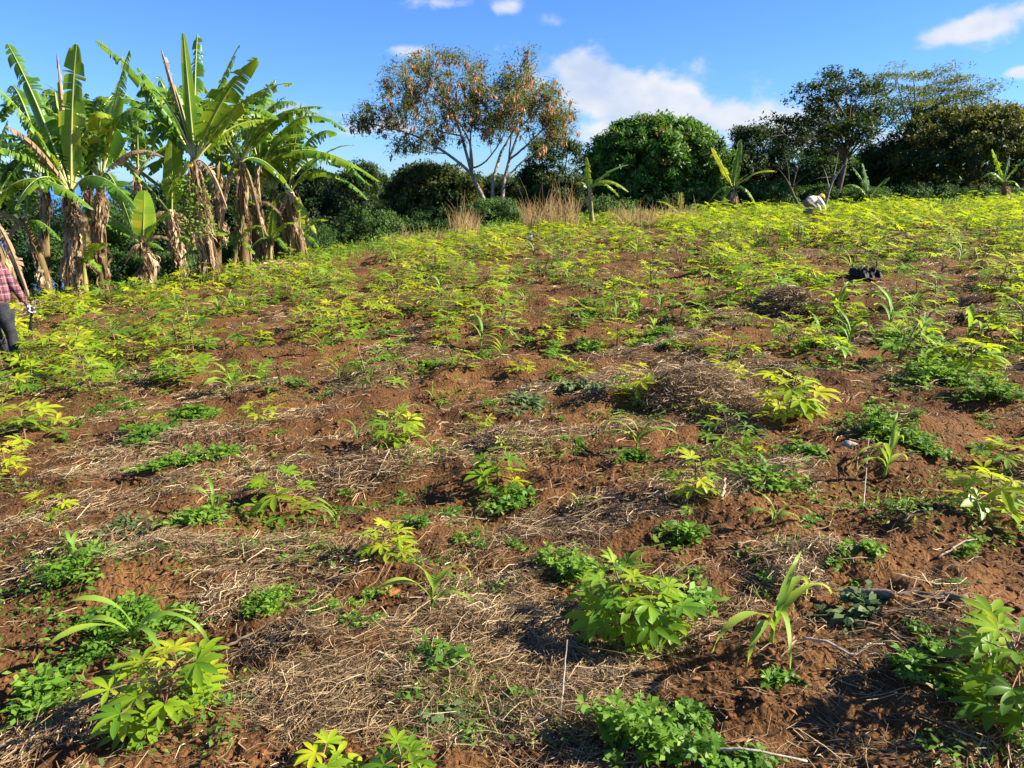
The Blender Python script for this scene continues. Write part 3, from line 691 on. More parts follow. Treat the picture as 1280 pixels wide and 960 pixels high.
# ------------------------------------------------------------------ mulch, litter, ground weeds
def fan(n, r0, r1, half=radians(55), k=1.0):
    r = r0*(r1/r0)**(rng.random(n)**k); a = rng.uniform(-half, half, n)
    return r*np.sin(a), r*np.cos(a), r
def ribbons(mb, X, Y, Z, L, W, az, tilt, curl, tint, lift):
    """dry stalks: four stations along each, two verts each"""
    n = len(X); t = np.linspace(-.5, .5, 4)
    d = np.stack([np.cos(az)*np.cos(tilt), np.sin(az)*np.cos(tilt), np.sin(tilt)], 1)
    s = np.stack([-np.sin(az), np.cos(az), 0*az], 1)
    roll = rng.uniform(-1.2, 1.2, n); up = np.cross(d, s)*-1
    up = np.where(up[:, 2:3] < 0, -up, up)
    w = s*np.cos(roll)[:, None]+up*np.sin(roll)[:, None]
    C = np.stack([X, Y, Z], 1)
    c = C[:, None, :]+d[:, None, :]*(t*1)[None, :, None]*L[:, None, None]+s[:, None, :]*(curl[:, None]*(t[None]**2*4-.3))[:, :, None]*L[:, None, None]
    kink = rng.normal(0, .05, (n, 4))*L[:, None]; c = c+up[:, None, :]*(kink+lift[:, None])[:, :, None]
    ww = W[:, None]*np.array([.8, 1, .9, .5])[None]
    v = np.stack([c+w[:, None, :]*ww[:, :, None]*.5, c-w[:, None, :]*ww[:, :, None]*.5], 2).reshape(-1, 3)
    i = (np.arange(n)*8)[:, None]; j = np.arange(3)[None]*2
    q = np.stack([i+j, i+j+1, i+j+3, i+j+2], -1).reshape(-1, 4)
    mb.add(v, q, None, np.repeat(tint, 8))
def scatter_straw():
    mb = MB()
    X, Y, r = fan(500000, 1.25, 26)
    mu = mulch(X, Y)*(1-sstep(-2, 0, edge_d(X, Y)[0])*.6)
    keep = rng.random(len(X)) < np.clip((mu-.34)*1.6, .05, .95)
    X, Y, r, mu = X[keep], Y[keep], r[keep], mu[keep]; n = len(X)
    flow = 2.6*perlin(X/.8, Y/.6, 55)+.3
    az = np.where(rng.random(n) < .55, flow+rng.normal(0, .5, n), rng.uniform(0, 6.28, n))
    L = rng.uniform(.02, .16, n)*(1+.025*r)*np.where(rng.random(n) < .05, 2.0, 1)
    W = (.0014+.00048*r)*rng.uniform(.6, 1.5, n)
    Z = gz(X, Y)+clods(X, Y)*.6+.006+rng.random(n)**2*.045*mu
    ribbons(mb, X, Y, Z, L, W, az, rng.normal(0, .16, n), rng.normal(0, .22, n), np.clip(rng.normal(.42, .24, n)+.2*(rng.random(n) < .08), 0, 1), .004+0*X)
    tag(mb.build('dry_straw', M['straw']), 'dry brown straw and stalks strewn over the soil', 'straw', kind='stuff')
    print('straw', n)
scatter_straw()
def straw_heap(px, py, wp, hp, label, n=900, tint=.5):
    P, m = P2(px, py); R = wp*m; H = hp*m; mb = MB()
    a = rng.uniform(0, 6.28, n); q = np.sqrt(rng.random(n)); X = np.cos(a)*q*R; Y = np.sin(a)*q*R*.8
    Z = H*np.maximum(0, 1-q*q)*(.25+.75*rng.random(n)**.4)-.01
    L = np.minimum(rng.uniform(.3, .9, n)*R*.6, rng.uniform(.08, .3, n)); W = np.full(n, max(.0022, .8*m*1.25))*rng.uniform(.5, 1.3, n)
    ribbons(mb, X, Y, Z, L, W, rng.uniform(0, 6.28, n), rng.normal(0, .25, n)-0*q, rng.normal(0, .4, n), np.clip(rng.normal(tint, .2, n), 0, 1), 0*X)
    o = mb.build('straw_heap', M['straw'], None, loc=P); tag(o, label, 'straw heap', 'heaps of dry straw')
straw_heap(985, 388, 50, 36, 'round grey brown straw heap on the upper right slope', 1600, .35)
straw_heap(868, 500, 74, 46, 'wide tangled straw heap in mid field with a dark hollow side', 2200, .42)
straw_heap(995, 730, 44, 30, 'pale wispy straw heap above the arching maize plant', 700, .6)
straw_heap(640, 560, 56, 30, 'low straw heap behind the upright cassava seedling', 900, .45)
straw_heap(1060, 300, 34, 14, 'flat straw heap below the bending farmer', 700, .35)
straw_heap(1120, 305, 36, 16, 'dull straw heap in the dense top rows', 700, .35)
straw_heap(45, 394, 44, 22, 'pale flattened straw heap behind the farmer in plaid', 1200, .7)
straw_heap(360, 338, 60, 14, 'long heap of grey dead stalks at the foot of the banana clump', 1100, .6)
straw_heap(420, 880, 130, 30, 'large springy straw heap in the bottom foreground', 2200, .45)
straw_heap(700, 800, 84, 26, 'straw heap in front of the biggest cassava plant', 1500, .5)
straw_heap(300, 740, 70, 22, 'straw heap behind the small trailing fern like weed', 1000, .55)
def litter():
    mb = MB(); X, Y, r = fan(1500, 1.3, 14); n = len(X)
    C = np.stack([X, Y, gz(X, Y)+clods(X, Y)+.012], 1); D = rdir(n); D[:, 2] *= .25; Nn = np.stack([rng.normal(0, .4, n), rng.normal(0, .4, n), np.ones(n)], 1)
    L = rng.uniform(.015, .05, n)*np.where(rng.random(n) < .04, 1.9, 1); rhombs(mb, C, D, Nn, L, L*rng.uniform(.18, .4, n), rng.random(n))
    tag(mb.build('leaf_litter', M['litter']), 'brown dead leaves scattered on the soil', 'leaf litter', kind='stuff')
    mb = MB(); X, Y, r = fan(33000, 1.25, 12)
    k = rng.random(len(X)) < np.clip(1.1-mulch(X, Y)*1.2, .05, 1); X, Y, r = X[k], Y[k], r[k]; n = len(X)
    oct_v = np.array([[1, 0, 0], [0, 1, 0], [-1, 0, 0], [0, -1, 0], [.0, 0, 1], [0, 0, -1.]]); oct_f = np.array([[0, 1, 4], [1, 2, 4], [2, 3, 4], [3, 0, 4], [1, 0, 5], [2, 1, 5], [3, 2, 5], [0, 3, 5]])
    s = .0025+.012*rng.random(n)**6*(1+r*.1)+.0009*r
    a = rng.uniform(0, 6.28, n); c, sn = np.cos(a), np.sin(a)
    v = oct_v[None]*s[:, None, None]*(1+rng.normal(0, .25, (n, 6, 3)))
    v = np.stack([v[..., 0]*c[:, None]-v[..., 1]*sn[:, None], v[..., 0]*sn[:, None]+v[..., 1]*c[:, None], v[..., 2]*.75], -1)
    v += np.stack([X, Y, gz(X, Y)+clods(X, Y)+s*.3], 1)[:, None, :]
    mb.add(v.reshape(-1, 3), None, (np.arange(n)[:, None, None]*6+oct_f[None]).reshape(-1, 3), 0)
    tag(mb.build('soil_clods', M['clod'], smooth=True), 'crumbs and small clods of red brown soil', 'soil clods', kind='stuff')
M['clod'] = rough_mat('soil_clod', (.075, .033, .014), (.21, .092, .037), 6, .95, .8, 60, spec=.1, coord='Object')
litter()
def low_weeds():
    mb = MB(); X, Y, r = fan(74000, 1.6, 27)
    d, az = edge_d(X, Y)
    k = rng.random(len(X)) < np.clip(-.02+1.15*fbm(X/.9, Y/.6, 123, 3)+.45*sstep(6, 14, r)-.9*np.exp(-((X-1.0)/1.0)**2-((Y-2.0)/.8)**2), .0, .9)*(d < 0)*.55
    X, Y, r = X[k], Y[k], r[k]; n = len(X)
    m = 5; XX = np.repeat(X, m)+rng.normal(0, 1, n*m)*np.repeat(.02+.003*r, m); YY = np.repeat(Y, m)+rng.normal(0, 1, n*m)*np.repeat(.02+.003*r, m); rr = np.repeat(r, m)
    C = np.stack([XX, YY, gz(XX, YY)+.012+rng.random(n*m)*.05], 1); D = rdir(n*m); D[:, 2] = np.abs(D[:, 2])*.5
    L = rng.uniform(.012, .032, n*m)*(1+.045*rr); Nn = np.stack([rng.normal(0, .5, n*m), rng.normal(0, .5, n*m), np.ones(n*m)], 1)
    rhombs(mb, C, D, Nn, L, L*rng.uniform(.3, .6, n*m), np.clip(np.repeat(rng.normal(.5, .2, n), m), 0, 1))
    tag(mb.build('low_weeds', M['weed']), 'tiny green weeds creeping over the soil', 'weeds', kind='stuff')
    print('low weeds', n*m)
low_weeds()
def stick(name, pts_px, rad, mat, label, cat, lift=.01, sag=None):
    pts = []
    for (px, py, lz) in pts_px:
        P = pix(px, py); pts.append([P[0], P[1], P[2]+float(clods(P[0], P[1]))*.6+lz])
    p0 = np.array(pts[0]); pts = np.array(pts)-p0
    if len(pts) > 1:
        t = np.linspace(0, len(pts)-1, 14); pts = np.stack([np.interp(t, range(len(pts)), pts[:, k]) for k in range(3)], 1)
        pts[1:-1] += rng.normal(0, rad*.25, (12, 3))
    mb = MB(); tube(mb, pts, np.linspace(rad, rad*.65, len(pts))*(1+rng.normal(0, .08, len(pts))), 8, 0)
    tag(mb.build(name, mat, None, loc=p0), label, cat)
stick('fallen_stick', [(1048, 755, .055), (1200, 800, .06)], .021, M['wood'], 'thick weathered stick lying half buried on the right', 'stick')
stick('planted_stake', [(900, 656, -.03), (901, 640, .045), (903, 634, .10)], .011, M['cutting'], 'short bare cassava stake planted beside an open cassava plant', 'stake')
stick('dry_twig', [(270, 805, .02), (310, 795, .03), (352, 786, .04)], .007, M['wood'], 'dark dry twig on soil right of the lower left cassava', 'twig')
stick('dry_twig', [(1000, 822, .02), (1030, 832, .03), (1064, 836, .02), (1085, 828, .02)], .006, M['bark'], 'pale curved root lying right of the arching maize', 'twig')
stick('dry_twig', [(640, 660, .02), (690, 650, .05), (730, 655, .02)], .004, M['bark'], 'thin pale twig lying above the biggest cassava', 'twig')
stick('dry_twig', [(1170, 715, .02), (1200, 700, .04), (1218, 688, .03)], .005, M['bark'], 'bent pale twig on bare soil near the right edge', 'twig')
stick('dry_twig', [(850, 950, .02), (930, 955, .05), (1010, 945, .02)], .005, M['bark'], 'long pale twig along the bottom edge', 'twig')
stick('dry_twig', [(500, 800, .02), (540, 770, .06), (590, 745, .03)], .004, M['straw'], 'straw coloured twig beside the hanging maize seedling', 'twig')
stick('dry_twig', [(1078, 640, .01), (1080, 615, .07), (1080, 590, .14)], .004, M['bark'], 'thin upright dead stalk left of the stout maize', 'twig')
stick('dry_twig', [(700, 900, .02), (705, 860, .10), (708, 840, .18)], .004, M['bark'], 'pale dead stalk poking up from the bottom straw', 'twig')
stick('dry_twig', [(480, 588, .01), (470, 600, .04), (488, 582, .05)], .006, M['bark'], 'short pale broken stalk below the low cassava', 'twig')
def stone(px, py, wp, label, mat, name='stone'):
    import bmesh
    P, m = P2(px, py); bm = bmesh.new(); bmesh.ops.create_icosphere(bm, subdivisions=3, radius=wp*m*.5)
    for v in bm.verts:
        k = 1+.35*float(perlin(v.co.x/(wp*m*.4)+px, v.co.y/(wp*m*.4)+v.co.z/(wp*m*.3), 5)); v.co *= k; v.co.z *= .6
    me = bpy.data.meshes.new(name); bm.to_mesh(me); bm.free(); me.materials.append(mat)
    for p in me.polygons: p.use_smooth = True
    o = bpy.data.objects.new(name, me); COL.objects.link(o); o.location = (P[0], P[1], P[2]+wp*m*.12); tag(o, label, name.replace('_', ' '))
stone(1063, 560, 20, 'grey stone in the weeds behind the stout maize', M['stone'])
stone(468, 572, 9, 'small pale stone left of the low cassava', M['stone'])
stone(611, 752, 12, 'pale pink pebble on soil left of the biggest cassava', M['stone'])
M['oclod'] = rough_mat('orange_clod', (.16, .055, .017), (.30, .115, .036), 9, .95, .9, 40, spec=.1)
stone(484, 742, 30, 'crumbling orange soil lump below the small bushy cassava', M['oclod'], 'soil_lump')

# ------------------------------------------------------------------ banana plants
def banana_leaf(P0, P1, P2_, W, tear=1.0, dry=False, tint=.5, hang=.5, pet=.14, twist=0.0, n=60):
    """a leaf along the curve P0 P1 P2: midrib tube and two halves torn into strips"""
    mb = MB(); pts = curve(P0, P1, P2_, n+1)
    L = np.linalg.norm(np.diff(pts, axis=0), axis=1).sum(); T = np.gradient(pts, axis=0); T /= np.linalg.norm(T, axis=1)[:, None]
    side = np.cross(T, [0, 0, 1.0]); ln = np.linalg.norm(side, axis=1); vd = np.array([0, 1.0, 0])
    flat = np.cross(T, vd); flat /= np.linalg.norm(flat, axis=1)[:, None]+1e-9
    flat = np.where((flat*side).sum(1, keepdims=True) < 0, -flat, flat)
    side = side+flat*np.clip(.9-ln, 0, 1)[:, None]*.9          # an upright leaf turns its face to the field
    side /= np.linalg.norm(side, axis=1)[:, None]
    tw = twist*np.linspace(.3, 1, n+1)[:, None]; up = np.cross(side, T); side, up = side*np.cos(tw)+up*np.sin(tw), up*np.cos(tw)-side*np.sin(tw)
    up = np.where(up[:, 2:3] < 0, -up, up)
    tube(mb, pts, np.linspace(.026, .005, n+1)*(L/2.5)**.5, 6, 1, np.linspace(.9, .1, n+1))
    t = np.linspace(0, 1, n+1); prof = np.where(t < pet, 0, np.clip(np.sin(np.clip((t-pet)/(1-pet), 0, 1)**.62*pi)**.42, 0, 1))
    G = np.array([0, 0, -1.0])
    i0 = int(pet*n)+1
    for sgn in (1, -1):
        i = i0
        while i < n:
            run = max(1, int(rng.exponential(2.0/tear if tear > 0 else 99)*(3.2 if rng.random() < .12 else 1)+.5)); run = min(run, n-i)
            hg = np.clip(hang+(.25*sin(i*.35+hang*40)+rng.normal(0, .24))*min(1.3, tear), -.2, 1.35); tn = np.clip(tint+rng.normal(0, .10), 0, 1)
            gap = .022*min(1, tear) if run < 9 else .004
            shr = rng.uniform(.78, 1.05) if tear > .3 else 1
            lag = rng.uniform(-.25, .55) if tear > .3 else .1
            rows = []
            for k in range(run+1):
                kk = i+k; a = t[kk]
                e = -gap/n if k == run else (gap/n if k == 0 else 0)
                w = W*max(prof[min(n, kk)], .06 if kk < n else .02)*shr
                base = pts[kk]; h1 = hg*.45; h2 = hg*1.05; h3 = min(1.5, hg*1.45)
                q = [base]
                for hh, f in ((h1, .36), (h2, .36), (h3, .28)):
                    dr = side[kk]*sgn*cos(hh)+(G*.75-up[kk]*.25)*sin(hh)+T[kk]*(lag*.45)+(up[kk]*.22 if hh == h1 and hang < .7 else 0)
                    q.append(q[-1]+unit(dr)*w*f)
                for z, qq in enumerate(q[1:]): q[z+1] = qq+T[kk]*e*L*(z+1)*1.8
                rows.append(q)
            v = np.array(rows).reshape(-1, 3); m = len(rows)
            a_ = np.arange(m-1)[:, None]*4; b_ = np.arange(3)[None]
            qd = np.stack([a_+b_, a_+b_+1, a_+b_+5, a_+b_+4], -1).reshape(-1, 4)
            mb.add(v, qd, None, np.clip(tn+np.tile([.08, 0, 0, .1 if dry else (.38 if rng.random() < .14 else .05)], m)+rng.normal(0, .03, m*4), 0, 1), 0)
            i += run
    return mb
def skirt(H, r, n, lmax=1.2, wide=1.0, z0=.15, z1=1.0):
    """dead sheaths and leaves hanging round a stem in uneven bunches"""
    mb = MB(); c = 9; nb = max(4, int(n/11)); bun = [(H*rng.uniform(.06, 1)**.7, rng.uniform(0, 6.28), rng.uniform(.3, 1.1), lmax*rng.uniform(.25, .8), rng.normal(.5, .18), rng.choice([.2, .6, 1.5], p=[.5, .35, .15])) for _ in range(nb)]
    for i in range(n):
        zb, ab, sp, lb, tb, ob = bun[int(rng.integers(nb))]
        a = ab+rng.normal(0, sp*.7); z = min(H, zb+rng.normal(0, .1)); l = min(z*.97, lb*rng.uniform(.4, 1.2)); w = rng.choice([rng.uniform(.012, .04), rng.uniform(.05, .12)], p=[.7, .3])*wide
        rr = r*np.interp(z/H, [0, 1], [1.08, .5]); out = rr+.008+np.cumsum(np.concatenate([[.004], np.abs(rng.normal(.012, .012, c-1))]))*ob+.08*ob*np.sin(np.linspace(0, pi, c))*rng.random()
        zz = z-np.linspace(0, l, c)+np.concatenate([[0, .03], np.zeros(c-2)]); aa = a+np.cumsum(rng.normal(0, .1, c))
        ctr = np.stack([np.cos(aa)*out, np.sin(aa)*out, zz], 1); ph = a+pi/2+rng.normal(0, .5)+np.cumsum(rng.normal(0, .35, c))
        ww = w*np.interp(np.linspace(0, 1, c), [0, .3, .8, 1], [.6, 1, .8, .15])*(1+rng.normal(0, .2, c))
        sd_ = np.stack([np.cos(ph), np.sin(ph), rng.normal(0, .3, c)], 1)
        v = np.stack([ctr-sd_*ww[:, None]*.5, ctr+sd_*ww[:, None]*.5], 1).reshape(-1, 3); k = np.arange(c-1)*2
        mb.add(v, np.stack([k, k+1, k+3, k+2], 1), None, np.clip(rng.normal(tb, .2)+rng.normal(0, .09, 2*c), 0, 1))
    return mb
LK = {'t': (1.9, .7, .56), 'g0': (.28, -.75, .70), 'g1': (.8, .35, .70), 'y': (.8, .5, .98), 'dry': (1.6, 1.2, .5), 'd': (1.7, .85, .34), 'half': (.9, .8, .8)}
def banana(base, crown, label, leaves, tr=.12, Y=None, nskirt=40, group='banana plants at the field edge', lmax=1.2, green=False, wsc=1.0, curl=0.0, extra=0):
    """base and crown in photograph pixels, leaves as (tip x, tip y, depth offset, arch, kind, half width)"""
    if group.endswith('ridge'): wsc *= .74; tr *= .8
    if Y is None: B = pix(*base)
    else:
        B = at(base[0], base[1], Y); B[2] = float(gz(B[0], B[1]))
    D = B[1]; Cw = at(crown[0], crown[1], D); t = thing('banana_plant', label, 'banana plant', B, 0, group)
    H = Cw-B
    st = MB(); pts = curve([0, 0, -.1], [H[0]*.5+curl, 0, H[2]*.5], H, 9); tube(st, pts, np.linspace(tr*1.1, tr*.42, 9)*(1+rng.normal(0, .04, 9)), 12)
    st.build('trunk', M['btrunk_green' if green else 'btrunk'], t)
    if nskirt:
        sk = skirt(H[2], tr, int(nskirt*3), lmax); v = np.concatenate(sk.v); f = np.clip(v[:, 2]/H[2], 0, 1)
        cx = np.interp(f*H[2], pts[:, 2], pts[:, 0]); v[:, 0] += cx; v[:, 1] += f*H[1]; sk.v = [v]
        sk.build('dry_leaves', M['bdry'], t)
    leaves = list(leaves)
    for i in range(extra):
        a = rng.uniform(-1.0, 1.0)*rng.choice([1, 1.9]); ln = rng.uniform(80, 145)
        leaves.append((crown[0]+sin(a)*ln*1.1, crown[1]-cos(a)*ln*.75+10, rng.uniform(-.6, 2.0), rng.uniform(.18, .42), rng.choice(['t', 'd', 'g1'], p=[.5, .35, .15]), .3))
    for (tx, ty, dd, arch, kind, w) in leaves:
        tip = at(tx, ty, D+dd)-B; p0 = H+np.array([0, 0, -.12]); L = np.linalg.norm(tip-p0)
        k = LK[kind]
        mid = (p0+tip)/2+np.array([0, 0, arch*L*1.6])+np.array([0, 0, .10*L])*(0 if abs(arch) < .03 else 1)
        if kind != 'dry' and tip[2] < p0[2]+.2*L: mid = mid-np.array([(tip-p0)[0], (tip-p0)[1], 0])*.08
        dry = kind == 'dry'
        mb = banana_leaf(p0, mid, tip, w*wsc*(1.04 if not dry else .6), k[0], dry, np.clip(k[2]+rng.normal(0, .06), 0, 1), k[1]+rng.normal(0, .08), .06 if L < 1.2 else .14, rng.normal(0, .25))
        o = mb.build('leaf', [M['bdry'], M['bdry']] if dry else [M['banana'], M['rib']], t)
        if dry: o['label'] = 'brown dead banana leaf'
    return t
A, B_, T_ = .28, .30, .26
banana((92, 378), (88, 236), 'tall banana plant with a broad untorn upright leaf on the left', [
    (96, 54, -.1, .03, 'g1', .26), (9, 54, .6, .05, 't', .3), (-8, 108, -.4, .12, 't', .3), (6, 158, -.9, .16, 'dry', .3), (71, 66, 1.2, .02, 'dry', .16),
    (-12, 188, -.9, .2, 't', .28), (18, 262, -1.2, .4, 't', .28), (50, 130, 1.5, .1, 'd', .3), (172, 262, -.3, .35, 'd', .3), (128, 140, 1.5, .1, 't', .28), (30, 235, -.5, .2, 'y', .16)], .15, None, 110, lmax=1.5, extra=8)
banana((128, 372), (126, 218), 'banana plant with a dark arching leaf behind the broad leaved one', [
    (162, 62, .5, .03, 't', .3), (190, 150, -.2, .42, 'd', .36), (60, 112, .9, .1, 't', .28), (205, 196, 0, .22, 'dry', .24), (150, 110, 1.4, .04, 't', .28), (85, 150, 1.0, .2, 'd', .3), (165, 285, -.6, .4, 'd', .28), (60, 200, .8, .2, 'd', .3)], .13, None, 80, lmax=1.4, extra=9)
banana((264, 352), (243, 196), 'tallest banana plant, creeper and dry leaves round its stem', [
    (119, 52, -.2, .10, 't', .30), (201, 60, .2, .02, 'dry', .2), (229, 40, 0, 0, 'g0', .13), (247, 42, .9, .03, 't', .24), (322, 72, -.5, .06, 'g1', .36), (300, 55, .8, .03, 't', .2),
    (367, 104, -.1, .12, 't', .26), (172, 84, .5, .06, 't', .26), (210, 120, .3, .02, 'g0', .2), (330, 150, .9, .1, 't', .26), (208, 250, -.3, .2, 'y', .2), (270, 110, 1.0, .04, 't', .28), (284, 262, -.3, .3, 'dry', .26)], .15, None, 120, lmax=1.6, extra=9)
banana((306, 338), (300, 198), 'banana plant with a bare pale upper stem among the clump', [
    (358, 120, .2, .08, 't', .26), (404, 134, -.2, .14, 't', .24), (250, 222, .4, .25, 't', .26), (345, 98, .9, .08, 't', .26), (276, 292, -.3, .3, 'dry', .25), (330, 300, -.2, .3, 'dry', .2), (240, 150, 1.2, .1, 'd', .3), (366, 240, .5, .3, 'd', .26)], .14, None, 70, lmax=1.2, extra=9)
banana((352, 328), (341, 236), 'banana plant behind the low arching leaves at the clump right end', [
    (377, 128, .3, .02, 't', .24), (290, 208, .3, .2, 't', .24), (398, 182, .5, .12, 'g1', .2), (318, 170, .5, .05, 'dry', .2), (300, 266, -.2, .25, 't', .22), (345, 180, .4, .05, 'y', .2)], .12, None, 55, extra=7)
banana((378, 326), (360, 238), 'banana plant at the right of the clump with a long drooping leaf', [
    (444, 182, .1, .13, 'g1', .2), (460, 250, -.5, .30, 't', .24), (375, 136, .2, .01, 't', .2), (298, 190, .3, .2, 't', .22), (395, 292, -.6, .1, 'y', .16), (330, 300, -.3, .35, 't', .18)], .12, None, 70)
banana((397, 318), (392, 282), 'short banana sucker with fresh leaves at the right end of the clump', [
    (441, 272, .1, .15, 't', .2), (446, 284, -.2, .2, 't', .2), (440, 306, -.4, .3, 't', .2), (386, 236, .2, .03, 'g1', .16), (350, 262, .2, .2, 't', .18)], .10, None, 26, lmax=.8)
banana((190, 362), (178, 300), 'young banana plant with a bright squared off leaf before the clump', [
    (180, 238, 0, 0, 'g0', .27), (92, 256, .1, .10, 'g1', .16), (88, 272, -.1, .08, 't', .16), (216, 264, .1, .12, 't', .18), (156, 330, -.2, .3, 'dry', .22), (212, 300, -.2, .2, 'dry', .18), (205, 312, 0, .2, 't', .15)], .10, None, 34, lmax=.9)
banana((226, 352), (214, 262), 'banana plant with a single glowing yellow green upright leaf', [
    (216, 166, -.1, 0, 'g0', .26), (109, 181, -.2, .08, 't', .17), (168, 320, -.2, .3, 'dry', .22), (250, 300, -.1, .3, 'dry', .2)], .13, None, 90, lmax=1.3)
banana((62, 376), (30, 274), 'leaning banana plant with a dark bare stem at the far left', [
    (-20, 205, -.2, .15, 't', .28), (-20, 268, -.4, .2, 'dry', .25), (46, 205, .5, .05, 't', .24), (76, 300, 0, .3, 'd', .22), (2, 330, -.3, .3, 'dry', .24)], .11, None, 14, curl=.2)
banana((20, 360), (-18, 270), 'banana plant cut by the left edge with a brown hanging leaf', [
    (36, 372, -.3, .35, 'dry', .3), (30, 200, .2, .05, 't', .28), (-70, 200, 0, .1, 't', .3), (10, 150, .4, .06, 't', .3), (-80, 300, 0, .3, 'dry', .3), (14, 318, -.2, .4, 'dry', .24)], .13, 15.0, 30, extra=9)
banana((280, 336), (285, 215), 'banana stem shrouded in dead leaves behind the tallest plant', [
    (250, 130, .3, .08, 't', .24), (320, 250, 0, .3, 'dry', .24), (262, 300, 0, .3, 'dry', .24), (240, 220, .3, .2, 'dry', .2)], .12, None, 80, extra=7)
banana((330, 332), (320, 250), 'shorter dead leaved banana stem in the middle of the clump', [
    (352, 270, -.2, .25, 'dry', .2), (296, 260, -.1, .2, 'g1', .16), (330, 190, .2, .05, 't', .2)], .12, None, 70)
banana((152, 356), (154, 262), 'banana stem with hanging dead leaves behind the young plant', [
    (110, 330, -.2, .3, 'dry', .25), (196, 240, .3, .15, 'd', .24), (120, 212, .4, .1, 'd', .26), (182, 322, 0, .3, 'dry', .22)], .12, None, 80)
banana((741, 283), (736, 232), 'lone young banana plant on the ridge before the dense mango', [
    (733, 196, 0, 0, 'g1', .2), (785, 206, .1, .07, 'g1', .26), (718, 231, .1, .3, 'g1', .22), (786, 240, -.2, .24, 'half', .24), (774, 246, .2, .3, 't', .2)], .13, None, 8, 'banana plants on the ridge', .6, True)
banana((918, 268), (917, 232), 'yellowish banana plant right of the dense mango', [
    (889, 184, 0, .02, 'y', .22), (926, 174, .2, 0, 'g1', .26), (969, 214, -.1, .12, 'y', .22), (935, 218, -.3, .1, 'g1', .2), (898, 262, -.2, .35, 't', .2), (884, 255, .1, .3, 't', .2), (948, 262, 0, .3, 't', .2)], .14, None, 44, 'banana plants on the ridge', 1.0)
banana((850, 273), (850, 264), 'low banana sucker under the dense mango', [
    (852, 240, 0, 0, 'y', .2), (820, 252, 0, .12, 'g1', .2), (876, 256, 0, .15, 'g1', .2), (834, 268, 0, .3, 't', .18)], .1, None, 8, 'banana plants on the ridge', .4)
banana((757, 286), (757, 278), 'tiny banana sucker right of the lone young banana', [
    (762, 262, 0, 0, 'y', .16), (775, 268, 0, .12, 'g1', .14), (744, 268, 0, .15, 'g1', .14)], .06, None, 0, 'banana plants on the ridge', .3)
banana((1146, 250), (1148, 172), 'banana plant showing two upright leaves behind the thin crowned tree', [
    (1150, 128, 0, 0, 'g1', .36), (1168, 126, .3, .02, 't', .3), (1130, 190, 0, .2, 't', .3), (1180, 200, -.4, .2, 't', .3)], .16, 41.5, 10, 'banana plants on the ridge')
banana((1256, 258), (1254, 226), 'banana plant with ragged grey green leaves at the right before the mango', [
    (1240, 186, 0, .03, 'd', .2), (1284, 198, 0, .08, 'd', .2), (1228, 222, -.2, .3, 't', .25), (1276, 236, -.2, .3, 't', .25), (1262, 194, .3, .02, 'd', .2)], .13, 29.5, 14, 'banana plants on the ridge')
banana((1086, 262), (1086, 246), 'feathery banana fronds low in the shade of the right hand trees', [
    (1078, 204, .2, .03, 'd', .24), (1112, 222, 0, .12, 'd', .24), (1056, 232, 0, .2, 't', .24), (1112, 250, -.2, .3, 'd', .24), (1066, 210, .4, .1, 'd', .24)], .12, 30.5, 8, 'banana plants on the ridge')
GB = 'banana plants at the field edge'
for (bx, cx, cy, Yb, lab) in [(50, 55, 205, 18.5, 'shaded banana plant at the back left of the clump'), (110, 108, 196, 19.5, 'banana plant half hidden behind the two broad leaved ones'), (178, 172, 212, 19.5, 'shaded banana plant in the gap behind the young one'),
        (222, 226, 186, 20, 'banana plant directly behind the tallest one'), (270, 272, 200, 20.5, 'shaded banana plant at the back middle of the clump'), (318, 324, 205, 21, 'banana plant at the back of the bare stemmed one'), (356, 362, 222, 21.5, 'banana plant at the back right of the clump')]:
    banana((bx, 330), (cx, cy), lab, [(cx, cy-80, .2, .02, 't', .26)], .12, Yb, 40, lmax=1.2, extra=8)
for (bx, by, cx, cy, lab) in [(108, 376, 104, 322, 'knee high banana sucker between the two left stems'), (246, 352, 250, 310, 'small banana sucker at the foot of the tallest banana'), (292, 340, 296, 300, 'small banana sucker with a pale curled leaf in mid clump'), (338, 332, 338, 296, 'small banana sucker low in the right half of the clump'), (374, 324, 376, 292, 'small banana sucker by the right most stems')]:
    banana((bx, by), (cx, cy), lab, [(cx+rng.uniform(-8, 8), cy-46, .1, .02, 'g1', .17), (cx-34, cy-12, .2, .2, 't', .15), (cx+34, cy-16, -.2, .2, 'g1', .15), (cx+22, cy+18, -.3, .3, 't', .14), (cx-24, cy+14, -.2, .3, 'd', .14)], .07, None, 10, lmax=.4, green=True)
def creeper():
    P = pix(264, 352); mb = MB(); n = 900; a = rng.uniform(0, 6.28, n); z = rng.uniform(1.05, 2.5, n); r = .25+.18*rng.random(n)
    C = np.stack([np.cos(a)*r-.13*z+.02, np.sin(a)*r, z], 1); D = rdir(n); D[:, 2] = -np.abs(D[:, 2])*.6
    Nn = np.stack([np.cos(a), np.sin(a), .5+0*a], 1)+rng.normal(0, .4, (n, 3)); L = rng.uniform(.05, .1, n)
    rhombs(mb, C, D, Nn, L, L*.6, rng.uniform(.35, 1, n))
    tag(mb.build('creeper', M['weed'], None, loc=P), 'leafy creeper wrapped round the stem of the tallest banana', 'creeper')
creeper()

